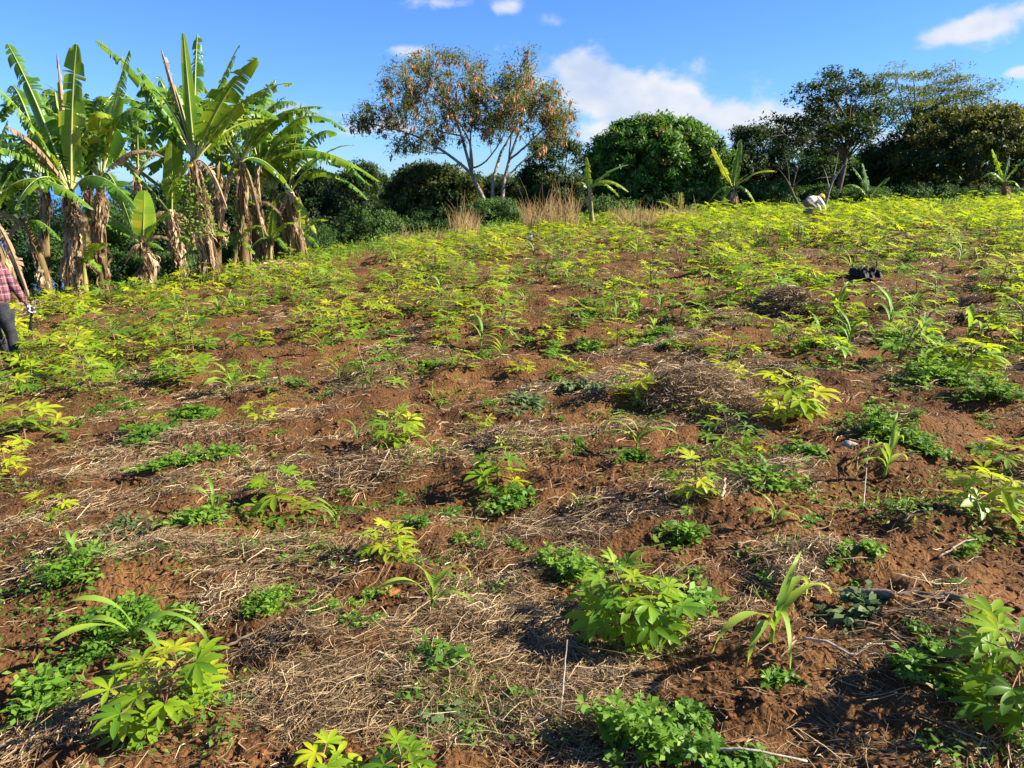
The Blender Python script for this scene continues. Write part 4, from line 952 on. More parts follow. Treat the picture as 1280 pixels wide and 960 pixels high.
# ------------------------------------------------------------------ trees
def crown(mb, lobes, n_clump, per, leaf, csize, tlo=.2, thi=.8, droop=.3, fill=.2, ratio=.34, top=.0, mat=0):
    """leaf clumps spread over and through a set of ellipsoid lobes (centre, radii)"""
    wts = np.array([l[1][0]*l[1][2] for l in lobes], float); wts /= wts.sum()
    for (c, rr), w in zip(lobes, wts):
        k = max(3, int(n_clump*w)); d = rdir(k); d[:, 2] = np.where(d[:, 2] < -.5, -d[:, 2], d[:, 2])
        rad = np.where(rng.random(k) < fill, rng.uniform(.3, .8, k), rng.uniform(.82, 1.06, k))
        cc = np.asarray(c)+d*np.asarray(rr)*rad[:, None]
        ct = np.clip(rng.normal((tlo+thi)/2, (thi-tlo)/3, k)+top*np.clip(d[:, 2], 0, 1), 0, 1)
        m = per; cs = csize*rng.uniform(.6, 1.35, k)
        C = np.repeat(cc, m, 0)+rdir(k*m)*(np.repeat(cs, m)*rng.random(k*m)**.5)[:, None]*np.array([1, 1, .75])
        O = np.repeat(d, m, 0); D = O*.6+rdir(k*m)*.8; D[:, 2] -= droop
        Nn = O*.7+np.array([0, 0, .5])+rdir(k*m)*.5
        L = leaf*rng.uniform(.65, 1.25, k*m)
        rhombs(mb, C, D, Nn, L, L*ratio*rng.uniform(.8, 1.2, k*m), np.clip(np.repeat(ct, m)+rng.normal(0, .1, k*m), 0, 1), mat)
def limbs(mb, base, tips, r0, n=8, sag=.2, mat=0, sub=0):
    for tp in tips:
        tp = np.asarray(tp, float); base_ = np.asarray(base, float); L = np.linalg.norm(tp-base_)
        mid = base_*.55+tp*.45+np.array([rng.normal(0, .06)*L, rng.normal(0, .06)*L, sag*L*.5])
        pts = curve(base_, mid, tp, n); pts[1:-1] += rng.normal(0, .012*L, (n-2, 3)); tube(mb, pts, np.linspace(r0, r0*.22, n), 7, mat)
        for k in range(sub):
            i = int(rng.integers(n//3, n-1)); e = pts[i]+(unit(pts[-1]-pts[0])+rdir(1)[0]*.8)*L*rng.uniform(.2, .4)
            tube(mb, curve(pts[i], (pts[i]+e)/2+np.array([0, 0, .04*L]), e, 5), np.linspace(r0*.4, r0*.08, 5), 5, mat)
def dome_tree(name, label, px0, px1, pytop, pyb, Y, matl, leaf=.2, clumps=420, per=46, lobes=9, tlo=.2, thi=.7, trunk=True, csize=.38, top=0.0, droop=.3, group=None, depth=.8, flat=.62, cat='tree', ratio=.34, solid=False):
    cx = (px0+px1)/2; C = at(cx, pytop, Y); g = float(gz(C[0], Y)); base = np.array([C[0], Y, g])
    m = Y/F*1.02; W = (px1-px0)*m/2; top_z = C[2]-g; bot = at(cx, pyb, Y)[2]-g; bot = max(bot, .0 if not trunk else .2)
    t = thing(name, label, cat, base, 0, group)
    hz = (top_z-bot); ls = [((0, 0, bot+hz*.5), (W*.80, W*depth*.75, hz*.49))]
    if solid: ls = [((0, 0, bot+hz*.46), (W*.93, W*depth, hz*.52))]*4
    for i in range(lobes):
        a = 2*pi*i/lobes+rng.normal(0, .25); f = rng.uniform(.45, .72)
        zc = bot+hz*rng.uniform(.25, flat); rx = W*rng.uniform(.34, .46)*(.72 if solid else 1)
        ls.append(((cos(a)*(W-rx)*rng.uniform(.9, 1), sin(a)*(W-rx)*depth, zc), (rx, rx, min(hz*.36, rx*rng.uniform(.75, 1.1)))))
    for i in range(max(2, lobes//3)):
        a = rng.uniform(0, 6.28); rx = W*rng.uniform(.28, .42)*(.8 if solid else 1); rz_ = min(hz*.3, rx*.85); ls.append(((cos(a)*W*.35, sin(a)*W*.3*depth, top_z-rz_*rng.uniform(1.0, 1.25)), (rx, rx, rz_)))
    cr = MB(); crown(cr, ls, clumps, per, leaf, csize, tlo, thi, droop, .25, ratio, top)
    cr.build('crown', matl, t)
    tk = MB(); r0 = .05+.02*top_z
    tube(tk, curve([0, 0, -.3], [.05, 0, bot*.6+.3], [.02, 0, bot+hz*.35], 7), np.linspace(r0*1.3, r0*.7, 7), 9)
    limbs(tk, [.02, 0, bot+hz*.18], [np.array(l[0]) for l in ls[-6:]], r0*.5)
    tk.build('trunk', M['darkbark'], t)
    return t
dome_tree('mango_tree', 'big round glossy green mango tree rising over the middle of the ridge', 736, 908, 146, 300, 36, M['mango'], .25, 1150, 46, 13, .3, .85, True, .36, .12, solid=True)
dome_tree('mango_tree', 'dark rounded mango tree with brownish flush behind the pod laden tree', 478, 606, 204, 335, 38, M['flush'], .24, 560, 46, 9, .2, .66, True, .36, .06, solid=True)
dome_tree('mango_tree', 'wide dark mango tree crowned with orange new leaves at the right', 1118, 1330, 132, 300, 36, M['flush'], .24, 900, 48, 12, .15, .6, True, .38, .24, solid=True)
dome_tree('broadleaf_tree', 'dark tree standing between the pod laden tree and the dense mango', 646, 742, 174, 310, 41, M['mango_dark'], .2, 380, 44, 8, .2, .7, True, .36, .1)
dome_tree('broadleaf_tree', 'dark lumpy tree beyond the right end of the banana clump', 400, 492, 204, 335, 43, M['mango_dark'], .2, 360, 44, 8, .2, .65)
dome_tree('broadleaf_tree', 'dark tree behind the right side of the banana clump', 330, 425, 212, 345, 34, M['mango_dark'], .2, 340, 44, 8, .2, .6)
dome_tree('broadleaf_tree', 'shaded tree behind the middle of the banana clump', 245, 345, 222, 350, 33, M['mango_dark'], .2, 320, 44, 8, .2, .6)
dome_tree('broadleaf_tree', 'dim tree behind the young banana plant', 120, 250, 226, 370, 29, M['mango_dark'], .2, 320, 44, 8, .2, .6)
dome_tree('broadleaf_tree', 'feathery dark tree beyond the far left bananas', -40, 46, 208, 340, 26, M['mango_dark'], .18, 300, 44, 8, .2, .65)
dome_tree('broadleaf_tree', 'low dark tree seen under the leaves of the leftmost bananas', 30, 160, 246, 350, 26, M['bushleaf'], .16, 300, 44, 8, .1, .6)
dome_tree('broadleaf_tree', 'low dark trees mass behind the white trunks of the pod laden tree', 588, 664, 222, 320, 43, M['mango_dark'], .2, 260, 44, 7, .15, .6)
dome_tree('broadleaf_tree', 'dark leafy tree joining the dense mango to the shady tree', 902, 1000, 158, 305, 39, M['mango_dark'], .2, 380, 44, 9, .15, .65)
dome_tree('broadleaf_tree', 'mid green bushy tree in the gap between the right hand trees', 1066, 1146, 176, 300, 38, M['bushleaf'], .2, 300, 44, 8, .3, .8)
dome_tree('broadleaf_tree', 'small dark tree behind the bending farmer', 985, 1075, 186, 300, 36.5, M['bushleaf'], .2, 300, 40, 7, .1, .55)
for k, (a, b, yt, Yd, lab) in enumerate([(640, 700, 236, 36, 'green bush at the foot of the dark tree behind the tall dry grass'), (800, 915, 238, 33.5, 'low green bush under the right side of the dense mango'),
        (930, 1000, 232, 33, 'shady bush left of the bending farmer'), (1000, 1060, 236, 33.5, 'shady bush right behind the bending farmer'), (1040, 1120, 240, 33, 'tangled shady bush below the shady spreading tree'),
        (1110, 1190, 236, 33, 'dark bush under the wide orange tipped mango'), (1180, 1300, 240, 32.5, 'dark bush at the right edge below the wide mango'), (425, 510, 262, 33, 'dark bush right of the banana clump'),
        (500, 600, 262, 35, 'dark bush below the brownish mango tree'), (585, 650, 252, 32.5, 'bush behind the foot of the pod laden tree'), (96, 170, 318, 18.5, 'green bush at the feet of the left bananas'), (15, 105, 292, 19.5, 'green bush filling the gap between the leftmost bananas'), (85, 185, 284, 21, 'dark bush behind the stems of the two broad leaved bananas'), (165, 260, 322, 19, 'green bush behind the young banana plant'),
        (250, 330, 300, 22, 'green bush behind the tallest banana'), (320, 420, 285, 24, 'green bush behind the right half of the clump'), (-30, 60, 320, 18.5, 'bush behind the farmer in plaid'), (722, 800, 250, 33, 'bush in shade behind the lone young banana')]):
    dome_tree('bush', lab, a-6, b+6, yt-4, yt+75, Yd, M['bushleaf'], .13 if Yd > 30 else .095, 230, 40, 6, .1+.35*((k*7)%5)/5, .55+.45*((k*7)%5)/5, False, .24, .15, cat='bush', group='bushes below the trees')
def woods():
    mb = MB(); ls = []
    for px in range(250, 1480, 34):
        Yd = rng.uniform(46, 54); yt = rng.uniform(210, 228) if px < 1000 else rng.uniform(190, 225); C = at(px+rng.normal(0, 8), yt, Yd); g = float(base_z(C[0], Yd)); r = rng.uniform(1.7, 2.4)
        ls.append(((C[0], Yd, C[2]-r), (r, r, r))); zc = C[2]-2.2*r
        while zc > g-.5: ls.append(((C[0]+rng.normal(0, .5), Yd-.6, zc), (r*1.1, r, r))); zc -= r*1.1
    crown(mb, ls, 6500, 30, .42, .6, .1, .6); tag(mb.build('woods', M['mango_dark']), 'dark mass of woods closing the view behind the nearer trees', 'woods', kind='stuff')
woods()
def px3(B, px, py, Y): return at(px, py, Y)-B
def pod_tree():
    Bp = pix(629, 281); Y = Bp[1]; t = thing('pod_tree', 'airy pale trunked tree hung with bunches of brown seed pods', 'tree', Bp)
    tk = MB(); J = lambda px, py, dy=0: px3(Bp, px, py, Y+dy)
    def limb(pp, r0, r1, n=12):
        p = np.array([J(*q) for q in pp]); s = np.linspace(0, len(p)-1, n); c = np.stack([np.interp(s, range(len(p)), p[:, k]) for k in range(3)], 1)
        c[1:-1] = (c[:-2]+c[2:]+2*c[1:-1])/4; c[1:-1] += rng.normal(0, .012, (n-2, 3)); tube(tk, c, np.linspace(r0, r1, n), 8); return c
    main = [limb([(628, 284), (612, 262, -.1), (600, 240, -.2), (590, 218, -.3)], .14, .09), limb([(628, 283), (627, 250, .1), (630, 225, .3), (636, 200, .4), (650, 160, .5)], .12, .05),
            limb([(616, 262), (616, 225, .5), (624, 195, .9), (640, 165, 1.2), (668, 120, 1.4)], .10, .035)]
    tips = []; allc = []
    for pp, r in [([(590, 218, -.3), (560, 192, -.6), (520, 168, -.8), (480, 158, -1), (440, 150, -1.2)], .075), ([(590, 218, -.3), (578, 170, 0), (560, 130, .2), (535, 100, .4), (520, 80, .5)], .08),
            ([(590, 218, -.3), (590, 180, -.8), (572, 148, -1.2), (545, 120, -1.4), (505, 100, -1.6)], .06), ([(588, 206, -.3), (588, 160, .6), (600, 120, .9), (598, 85, 1)], .05),
            ([(636, 200, .4), (655, 185, 0), (680, 160, -.4), (705, 140, -.6)], .06), ([(630, 225, .3), (655, 200, 1.0), (685, 178, 1.3), (708, 160, 1.5)], .05), ([(650, 160, .5), (648, 120, .6), (652, 75, .6)], .045),
            ([(590, 210, -.3), (606, 205, -1), (625, 180, -1.5), (642, 140, -1.7), (650, 110, -1.7)], .045), ([(578, 170, 0), (550, 165, .9), (520, 140, 1.3), (490, 110, 1.4)], .04), ([(650, 160, .5), (668, 140, -.2), (690, 118, -.5)], .04), ([(600, 120, .9), (620, 110, .5), (640, 105, .3)], .03),
            ([(560, 192, -.6), (535, 190, -1.2), (500, 178, -1.4)], .03), ([(636, 200, .4), (640, 160, -.9), (620, 120, -1.2), (575, 78, -1.2)], .04)]:
        c = limb(pp, r, r*.3, 12); allc.append(c[4:])
        for k in range(5, 12):
            for q in range(1):
                d = unit(c[-1]-c[-4])*.5+rdir(1)[0]*.8+np.array([0, 0, .25]); e = c[k]+d*rng.uniform(.35, .95)*(1 if k < 11 else .6)
                tube(tk, curve(c[k], (c[k]+e)/2+rdir(1)[0]*.06, e, 5), np.linspace(.014, .004, 5), 4); tips.append(e); tips.append((c[k]+e)/2)
    nodes_ = np.concatenate(allc)
    for (ex, ey, rx, ry, dy, k) in [(540, 108, 66, 46, 1.3, 52), (655, 138, 62, 44, 1.3, 52), (600, 132, 44, 34, 1.2, 26), (475, 145, 42, 22, .8, 14), (690, 165, 26, 24, .8, 8), (555, 170, 50, 14, .8, 8)]:
        for i in range(k):
            a = rng.uniform(0, 6.28); q = math.sqrt(rng.random()); e = J(ex+rx*q*cos(a), ey+ry*q*sin(a), rng.normal(0, dy))
            dd = np.linalg.norm(nodes_-e+np.array([0, 0, .5]), axis=1); b = nodes_[int(np.argmin(dd))]
            p = curve(b, (b+e)/2+rdir(1)[0]*.12+np.array([0, 0, -.1]), e, 7); tube(tk, p, np.linspace(.022, .005, 7), 5); tips.append(e); tips.append(p[4])
    tk.build('trunk', M['bark'], t); tips = np.array(tips)
    cr = MB(); pd = MB()
    m = 60; n = len(tips); C = np.repeat(tips, m, 0)+rdir(n*m)*(rng.random(n*m)**.6*.62)[:, None]*np.array([1, 1, .65])
    D = rdir(n*m); D[:, 2] = D[:, 2]*.4-.25; L = rng.uniform(.10, .22, n*m); keep = np.repeat(rng.random(n) < .9, m)
    rhombs(cr, C[keep], D[keep], (rdir(n*m)*.6+np.array([0, 0, 1]))[keep], L[keep], L[keep]*.30, np.clip(np.repeat(rng.normal(.45, .22, n), m)[keep], 0, 1))
    cr.build('crown', M['feather'], t)
    k = 12; sel = tips[rng.random(n) < .85]; n2 = len(sel); c2 = np.repeat(sel+rng.normal(0, .12, (n2, 3)), k, 0)+rng.normal(0, .06, (n2*k, 3))
    L = rng.uniform(.16, .32, n2*k); D = np.stack([rng.normal(0, .22, n2*k), rng.normal(0, .22, n2*k), -np.ones(n2*k)], 1); c2[:, 2] -= L*.5+.04
    rhombs(pd, c2, D, rdir(n2*k)*np.array([1, 1, .1]), L, L*.2+.014, rng.random(n2*k))
    o = pd.build('seed_pods', M['pod'], t); o['kind'] = 'stuff'; o['label'] = 'bunches of brown dry seed pods'
pod_tree()
def open_tree(name, label, stems, tips_px, Y, r0, matl, leaf, cs, per, barkm, tl=(.2, .7), ratio=.4, flat=.6, sub=5, vol=1.0, dy=1.6, spread=1.0):
    """a tree drawn by its limbs: stem pixel chain, then branch end pixels each carrying foliage clumps"""
    B = at(stems[0][0], stems[0][1], Y); B[2] = float(gz(B[0], Y)); t = thing(name, label, 'tree', B); tk = MB()
    st = np.array([at(x, y, Y)-B for x, y in stems]); st[0] = [0, 0, -.2]; s = np.linspace(0, len(st)-1, 12); c = np.stack([np.interp(s, range(len(st)), st[:, k]) for k in range(3)], 1); c[1:-1] = (c[:-2]+c[2:]+2*c[1:-1])/4
    tube(tk, c, np.linspace(r0, r0*.55, 12), 9); cl = []
    for (x, y) in tips_px:
        e = at(x, y, Y+rng.normal(0, dy))-B; j = int(rng.integers(6, 12)); b = c[j]
        L = np.linalg.norm(e-b); p = curve(b, b*.45+e*.55+np.array([0, 0, .12*L])+rdir(1)[0]*.08*L, e, 9); tube(tk, p, np.linspace(r0*.38, r0*.06, 9), 6); cl.append(e)
        for k in range(sub):
            i = int(rng.integers(3, 9)); q = p[i]+(rdir(1)[0]*np.array([1, 1, .5])+unit(e-b)*.4)*rng.uniform(.5, 1.1)*vol; tube(tk, curve(p[i], (p[i]+q)/2+np.array([0, 0, .08]), q, 4), np.linspace(r0*.1, r0*.03, 4), 4); cl.append(q)
    tk.build('trunk', barkm, t); cl = np.array(cl); n = len(cl); cr = MB()
    ct = np.clip(rng.normal(sum(tl)/2, (tl[1]-tl[0])/3, n), 0, 1); sz = cs*rng.uniform(.55, 1.3, n)
    C = np.repeat(cl, per, 0)+rdir(n*per)*(np.repeat(sz, per)*rng.random(n*per)**.5)[:, None]*np.array([spread, spread, flat])
    D = rdir(n*per); D[:, 2] = D[:, 2]*.5-.2; L = leaf*rng.uniform(.6, 1.3, n*per)
    rhombs(cr, C, D, rdir(n*per)*.6+np.array([0, 0, 1]), L, L*ratio, np.clip(np.repeat(ct, per)+rng.normal(0, .1, n*per), 0, 1)); cr.build('crown', matl, t)
tp = [(975, 150), (985, 165), (1000, 110), (1010, 130), (1020, 105), (1030, 150), (1040, 120), (1050, 100), (1065, 112), (1080, 105), (1090, 130), (1100, 150), (1075, 150), (1055, 165), (1030, 175), (1005, 175), (965, 185), (1105, 120), (1110, 138), (1085, 165), (990, 190), (1065, 135), (1045, 145), (1020, 190), (1000, 155), (955, 172), (1118, 152), (1034, 104), (1012, 150), (1092, 112), (1060, 182), (1040, 170), (975, 170), (1020, 128)]
open_tree('shade_tree', 'tall dark spreading tree with gaps of sky above the bending farmer', [(1043, 262), (1050, 230), (1056, 205), (1058, 180), (1060, 155)], tp, 33, .13, M['mango_dark'], .18, .5, 84, M['darkbark'], (.25, .85), .42, .65, 4, .8, 1.2)
tp = [(1100, 105), (1120, 95), (1140, 92), (1160, 95), (1180, 88), (1195, 95), (1210, 100), (1225, 108), (1240, 112), (1130, 112), (1150, 118), (1170, 112), (1190, 112), (1205, 118), (1160, 130), (1180, 128), (1120, 125), (1140, 130), (1200, 128), (1215, 120)]
open_tree('acacia_tree', 'thin flat crowned tree with fine olive leaves behind the right hand mango', [(1136, 262), (1134, 215), (1138, 180), (1142, 160), (1140, 145)], tp, 39, .11, M['feather'], .17, .6, 90, M['darkbark'], (.1, .6), .3, .32, 4, .9, 1.3, 1.5)
open_tree('dead_tree', 'bare leaning branches beside the bending farmer', [(1005, 268), (992, 245), (985, 225)], [(972, 210), (1000, 205), (980, 190), (1016, 215)], 30, .07, M['mango_dark'], .1, .2, 4, M['darkbark'], (.2, .5), .4, .6, 1, .5, .5)
open_tree('dead_tree', 'slim grey branching sapling between farmer and shady tree', [(1030, 268), (1036, 240), (1044, 218)], [(1026, 205), (1060, 200), (1016, 225), (1048, 190)], 31, .06, M['mango_dark'], .1, .2, 4, M['bark'], (.2, .5), .4, .6, 1, .5, .5)
open_tree('dead_tree', 'leafless twigs rising over the mango at the far right edge', [(1282, 250), (1276, 180), (1274, 150)], [(1270, 128), (1264, 138), (1285, 126), (1290, 140)], 41, .08, M['mango_dark'], .1, .2, 3, M['darkbark'], (.2, .5), .4, .6, 1, .4, .4)

# ------------------------------------------------------------------ edge vegetation
def edge_grass():
    def blades(mb, P, h, w, lean, tint, hue=.12):
        n = len(P); a = rng.uniform(0, 6.28, n); ln = rng.uniform(.05, 1, n)*lean; hh = h*rng.uniform(.5, 1.25, n)
        t = np.array([0, .35, .7, 1.0]); c = P[:, None, :]+np.stack([np.cos(a)[:, None]*ln[:, None]*hh[:, None]*t**2, np.sin(a)[:, None]*ln[:, None]*hh[:, None]*t**2, hh[:, None]*(t-.25*ln[:, None]*t**2)], -1)
        s = np.stack([-np.sin(a), np.cos(a), 0*a], 1)*.6+np.array([.6, 0, 0]); s /= np.linalg.norm(s, axis=1)[:, None]
        ww = w*np.array([.8, 1, .8, .25]); v = np.stack([c-s[:, None]*ww[:, None]*.5, c+s[:, None]*ww[:, None]*.5], 2).reshape(-1, 3)
        i = (np.arange(n)*8)[:, None]; j = np.arange(3)[None]*2
        mb.add(v, np.stack([i+j, i+j+1, i+j+3, i+j+2], -1).reshape(-1, 4), None, np.repeat(np.clip(rng.normal(tint, hue, n), 0, 1), 8))
    def patch(mb, px0, px1, py, n, h, w, lean, tint, dsp=1.2):
        X = []
        for i in range(n):
            p = pix(rng.uniform(px0, px1), py+rng.normal(0, 1)); d = rng.normal(0, dsp); X.append([p[0], p[1]+d, 0])
        X = np.array(X); X[:, 2] = gz(X[:, 0], X[:, 1])-.03; blades(mb, X, h, w, lean, tint)
    for (a, b, py, n, h, w, ln, lab) in [(565, 598, 296, 120, 1.35, .028, .3, 'single tall tuft of dry grass left of the pod laden tree'), (652, 722, 284, 330, 1.55, .026, .45, 'tall plumed dry grass between the pod laden tree and the lone banana'),
            (760, 868, 280, 420, .85, .026, .35, 'straight stand of dry grass below the dense mango'), (470, 560, 304, 260, .6, .022, .6, 'short pale grass bank right of the banana clump')]:
        mb = MB(); patch(mb, a, b, py, int(n*1.3), h*.66, w*.85, ln*1.3, .55, 1.0)
        st = MB(); patch(st, a, b, py, max(10, n//6), h*1.1, .02, .5, .5, .8)
        mb.merge(st); tag(mb.build('dry_grass', M['drygrass']), lab, 'dry grass', 'stands of dry grass on the ridge', 'stuff')
    mb = MB(); X, Y, r = fan(52000, 12, 34, radians(42), .55); d, az = edge_d(X, Y); k = (d > -.9)&(d < 4.2)&(fbm(X/1.2, Y/1.2, 201, 3) > -.35); X, Y = X[k], Y[k]
    P = np.stack([X, Y, gz(X, Y)-.02], 1); tn = .35+.45*fbm(X/2, Y/2, 207, 3)+.3*sstep(-.32, -.1, np.arctan2(X, Y))
    blades(mb, P, .28, .018, .8, tn, .1); tag(mb.build('edge_grass', M['greengrass']), 'mixed green and yellow grass along the field edge', 'grass', kind='stuff')
    mb = MB(); X, Y, r = fan(26000, 13, 40, radians(42), .5); d, az = edge_d(X, Y); k = (d > -.4)&(d < 9)&(fbm(X/1.5, Y/1.5, 221, 3) > -.2); X, Y = X[k], Y[k]; n = len(X)
    m = 3; XX = np.repeat(X, m)+rng.normal(0, .15, n*m); YY = np.repeat(Y, m)+rng.normal(0, .15, n*m); hh = np.repeat(.25+.35*np.clip(fbm(X/1.1, Y/1.1, 231, 3), -.5, 1), m)
    C = np.stack([XX, YY, gz(XX, YY)+rng.random(n*m)*hh], 1); D = rdir(n*m); L = rng.uniform(.06, .14, n*m)
    rhombs(mb, C, D, rdir(n*m)*.6+np.array([0, 0, 1]), L, L*.45, np.clip(np.repeat(rng.normal(.55, .2, n), m), 0, 1)); tag(mb.build('undergrowth', M['weed']), 'leafy green undergrowth along the foot of the trees', 'undergrowth', kind='stuff')
edge_grass()

# ------------------------------------------------------------------ people and belongings
def skin_fig(name, chains, mats, parent=None, sub=2, root=None):
    """grow one continuous surface over connected joints: chains of (key, (x, y, z), radius or (rx, ry))"""
    idx = {}; vs = []; rs = []; es = []
    for ch in chains:
        prev = None
        for key, co_, r in ch:
            if key not in idx: idx[key] = len(vs); vs.append(co_); rs.append(r if isinstance(r, tuple) else (r, r))
            if prev is not None: es.append((prev, idx[key]))
            prev = idx[key]
    me = bpy.data.meshes.new(name); me.from_pydata(vs, es, []); o = bpy.data.objects.new(name, me); COL.objects.link(o)
    sk = o.modifiers.new('skin', 'SKIN'); sk.use_smooth_shade = True
    for i, r in enumerate(rs): me.skin_vertices[0].data[i].radius = r
    me.skin_vertices[0].data[0].use_root = True
    ss = o.modifiers.new('sub', 'SUBSURF'); ss.levels = sub; ss.render_levels = sub
    dg = bpy.context.evaluated_depsgraph_get(); ev = o.evaluated_get(dg); nm = bpy.data.meshes.new_from_object(ev)
    o.modifiers.clear(); o.data = nm; bpy.data.meshes.remove(me)
    nm.materials.clear()
    for m in (mats if isinstance(mats, list) else [mats]): nm.materials.append(m)
    for p in nm.polygons: p.use_smooth = True; p.material_index = 0
    if parent is not None: o.parent = parent
    return o
def plaid():
    m, nt, out = nodes('plaid_cloth'); L = nt.links
    tc = N(nt, 'ShaderNodeTexCoord'); sp = N(nt, 'ShaderNodeSeparateXYZ'); L.new(tc.outputs['Object'], sp.inputs[0])
    def stripes(sock, freq, lo, hi, ph=0):
        a = N(nt, 'ShaderNodeMath', operation='MULTIPLY_ADD'); a.inputs[1].default_value = freq; a.inputs[2].default_value = ph; L.new(sock, a.inputs[0])
        s = N(nt, 'ShaderNodeMath', operation='SINE'); L.new(a.outputs[0], s.inputs[0]); r = N(nt, 'ShaderNodeMapRange'); r.inputs[1].default_value = lo; r.inputs[2].default_value = hi; L.new(s.outputs[0], r.inputs[0]); return r.outputs[0]
    xy = N(nt, 'ShaderNodeMath', operation='ADD'); L.new(sp.outputs[0], xy.inputs[0]); L.new(sp.outputs[1], xy.inputs[1])
    base = N(nt, 'ShaderNodeMix', data_type='RGBA'); base.inputs[6].default_value = (.17, .05, .065, 1); base.inputs[7].default_value = (.04, .014, .02, 1)
    mx = N(nt, 'ShaderNodeMath', operation='MAXIMUM'); L.new(stripes(xy.outputs[0], 62, .72, .9), mx.inputs[0]); L.new(stripes(sp.outputs[2], 62, .72, .9), mx.inputs[1]); L.new(mx.outputs[0], base.inputs[0])
    w = N(nt, 'ShaderNodeMix', data_type='RGBA'); w.inputs[7].default_value = (.55, .42, .42, 1); L.new(base.outputs[2], w.inputs[6])
    mx2 = N(nt, 'ShaderNodeMath', operation='MAXIMUM'); L.new(stripes(xy.outputs[0], 62, .95, 1, 2.2), mx2.inputs[0]); L.new(stripes(sp.outputs[2], 62, .95, 1, 2.2), mx2.inputs[1])
    h = N(nt, 'ShaderNodeMath', operation='MULTIPLY'); h.inputs[1].default_value = .4; L.new(mx2.outputs[0], h.inputs[0]); L.new(h.outputs[0], w.inputs[0])
    p = N(nt, 'ShaderNodeBsdfPrincipled', i_Roughness=.9); L.new(w.outputs[2], p.inputs['Base Color']); L.new(p.outputs[0], out.inputs[0]); return m
M['plaid'] = plaid()
M['jeans'] = rough_mat('dark_denim', (.012, .013, .016), (.045, .047, .055), 14, .9, .5, 60)
M['skin'] = rough_mat('skin', (.13, .06, .035), (.17, .085, .05), 6, .55, 0)
M['hair'] = rough_mat('black_hair', (.01, .008, .007), (.02, .017, .015), 40, .6, .5, 90)
M['glove'] = rough_mat('work_glove', (.03, .03, .035), (.75, .72, .68), 42, .9, .2, 60)
M['glove'].node_tree.nodes['Color Ramp'].color_ramp.elements[0].position = .47; M['glove'].node_tree.nodes['Color Ramp'].color_ramp.elements[1].position = .53
M['boot'] = rough_mat('rubber_boot', (.012, .012, .012), (.03, .03, .03), 10, .5, .2, 30)
M['shirt'] = rough_mat('cream_cotton', (.55, .48, .41), (.74, .68, .60), 7, .9, .5, 18)
M['slacks'] = rough_mat('grey_slacks', (.14, .12, .12), (.24, .21, .20), 9, .9, .4, 30)
M['cap'] = rough_mat('yellow_knit', (.58, .30, .05), (.78, .47, .10), 30, .9, .4, 60)
M['steel'] = rough_mat('dark_steel', (.05, .045, .04), (.16, .14, .12), 12, .45, .1, 30, spec=.5)
M['plastic'] = rough_mat('black_plastic', (.004, .004, .005), (.01, .01, .012), 6, .6, .6, 14, spec=.15)
M['blue'] = rough_mat('blue_plastic', (.02, .05, .20), (.03, .07, .26), 6, .4, 0, spec=.4)
M['white'] = rough_mat('white_plastic', (.4, .42, .42), (.55, .55, .53), 6, .4, 0, spec=.4)
def hand(W, d, side, pre, curl=1.0):
    """palm and five fingers as chains that leave the wrist W along d; side points to the thumb"""
    d = unit(d); s = unit(np.asarray(side)-d*np.dot(side, d)); n = np.cross(d, s); P = np.asarray(W, float); ch = []
    palm = P+d*.075; ch.append([(pre+'wr', tuple(P), .024), (pre+'palm', tuple(P+d*.045), (.036, .022)), (pre+'pk', tuple(palm), (.036, .018))])
    for k, (o, l) in enumerate([(.027, .072), (.009, .08), (-.009, .074), (-.026, .058)]):
        a = palm+s*o; q = [a]; ang = .35*curl
        for seg in (.45, .32, .23): q.append(q[-1]+(d*cos(ang)+n*sin(ang))*l*seg); ang += .55*curl
        ch.append([(pre+'pk', tuple(palm), (.036, .018))]+[(pre+'f%d%d' % (k, i), tuple(x), r) for i, (x, r) in enumerate(zip(q, (.0095, .009, .0085, .007)))])
    b = P+d*.03; ch.append([(pre+'palm', tuple(P+d*.045), (.036, .022)), (pre+'t0', tuple(b+s*.035+n*.008), .011), (pre+'t1', tuple(b+s*.055+d*.025+n*.02), .0095), (pre+'t2', tuple(b+s*.058+d*.05+n*.032), .008)])
    return ch
def head_chain(neck, hd, fwd, pre=''):
    f = unit(fwd); h = np.asarray(hd, float); up = unit(h-np.asarray(neck)); 
    return [[(pre+'neck', tuple(neck), .052), (pre+'jaw', tuple(h-up*.06+f*.02), (.058, .062)), (pre+'head', tuple(h+up*.015), (.078, .088)), (pre+'crownp', tuple(h+up*.085), (.055, .06))],
            [(pre+'jaw', tuple(h-up*.06+f*.02), (.058, .062)), (pre+'chin', tuple(h-up*.075+f*.07), .026)], [(pre+'head', tuple(h+up*.015), (.078, .088)), (pre+'nose', tuple(h-up*.005+f*.105), .012)]]
def face(root, hd, fwd, up, skinm):
    f = unit(fwd); r = unit(np.cross(f, up)); h = np.asarray(hd)
    for nm, pts, mt in [('eye', [h+r*.032+f*.083+up*.02, h+r*.034+f*.09+up*.02], M['hair']), ('eye', [h-r*.032+f*.083+up*.02, h-r*.034+f*.09+up*.02], M['hair']),
                        ('ear', [h+r*.08-up*.02, h+r*.088+up*.03], skinm), ('ear', [h-r*.08-up*.02, h-r*.088+up*.03], skinm), ('mouth', [h-r*.022+f*.088-up*.045, h+r*.022+f*.088-up*.045], M['boot'])]:
        mb = MB(); tube(mb, pts, .009 if nm != 'ear' else .018, 8); mb.build(nm, mt, root)
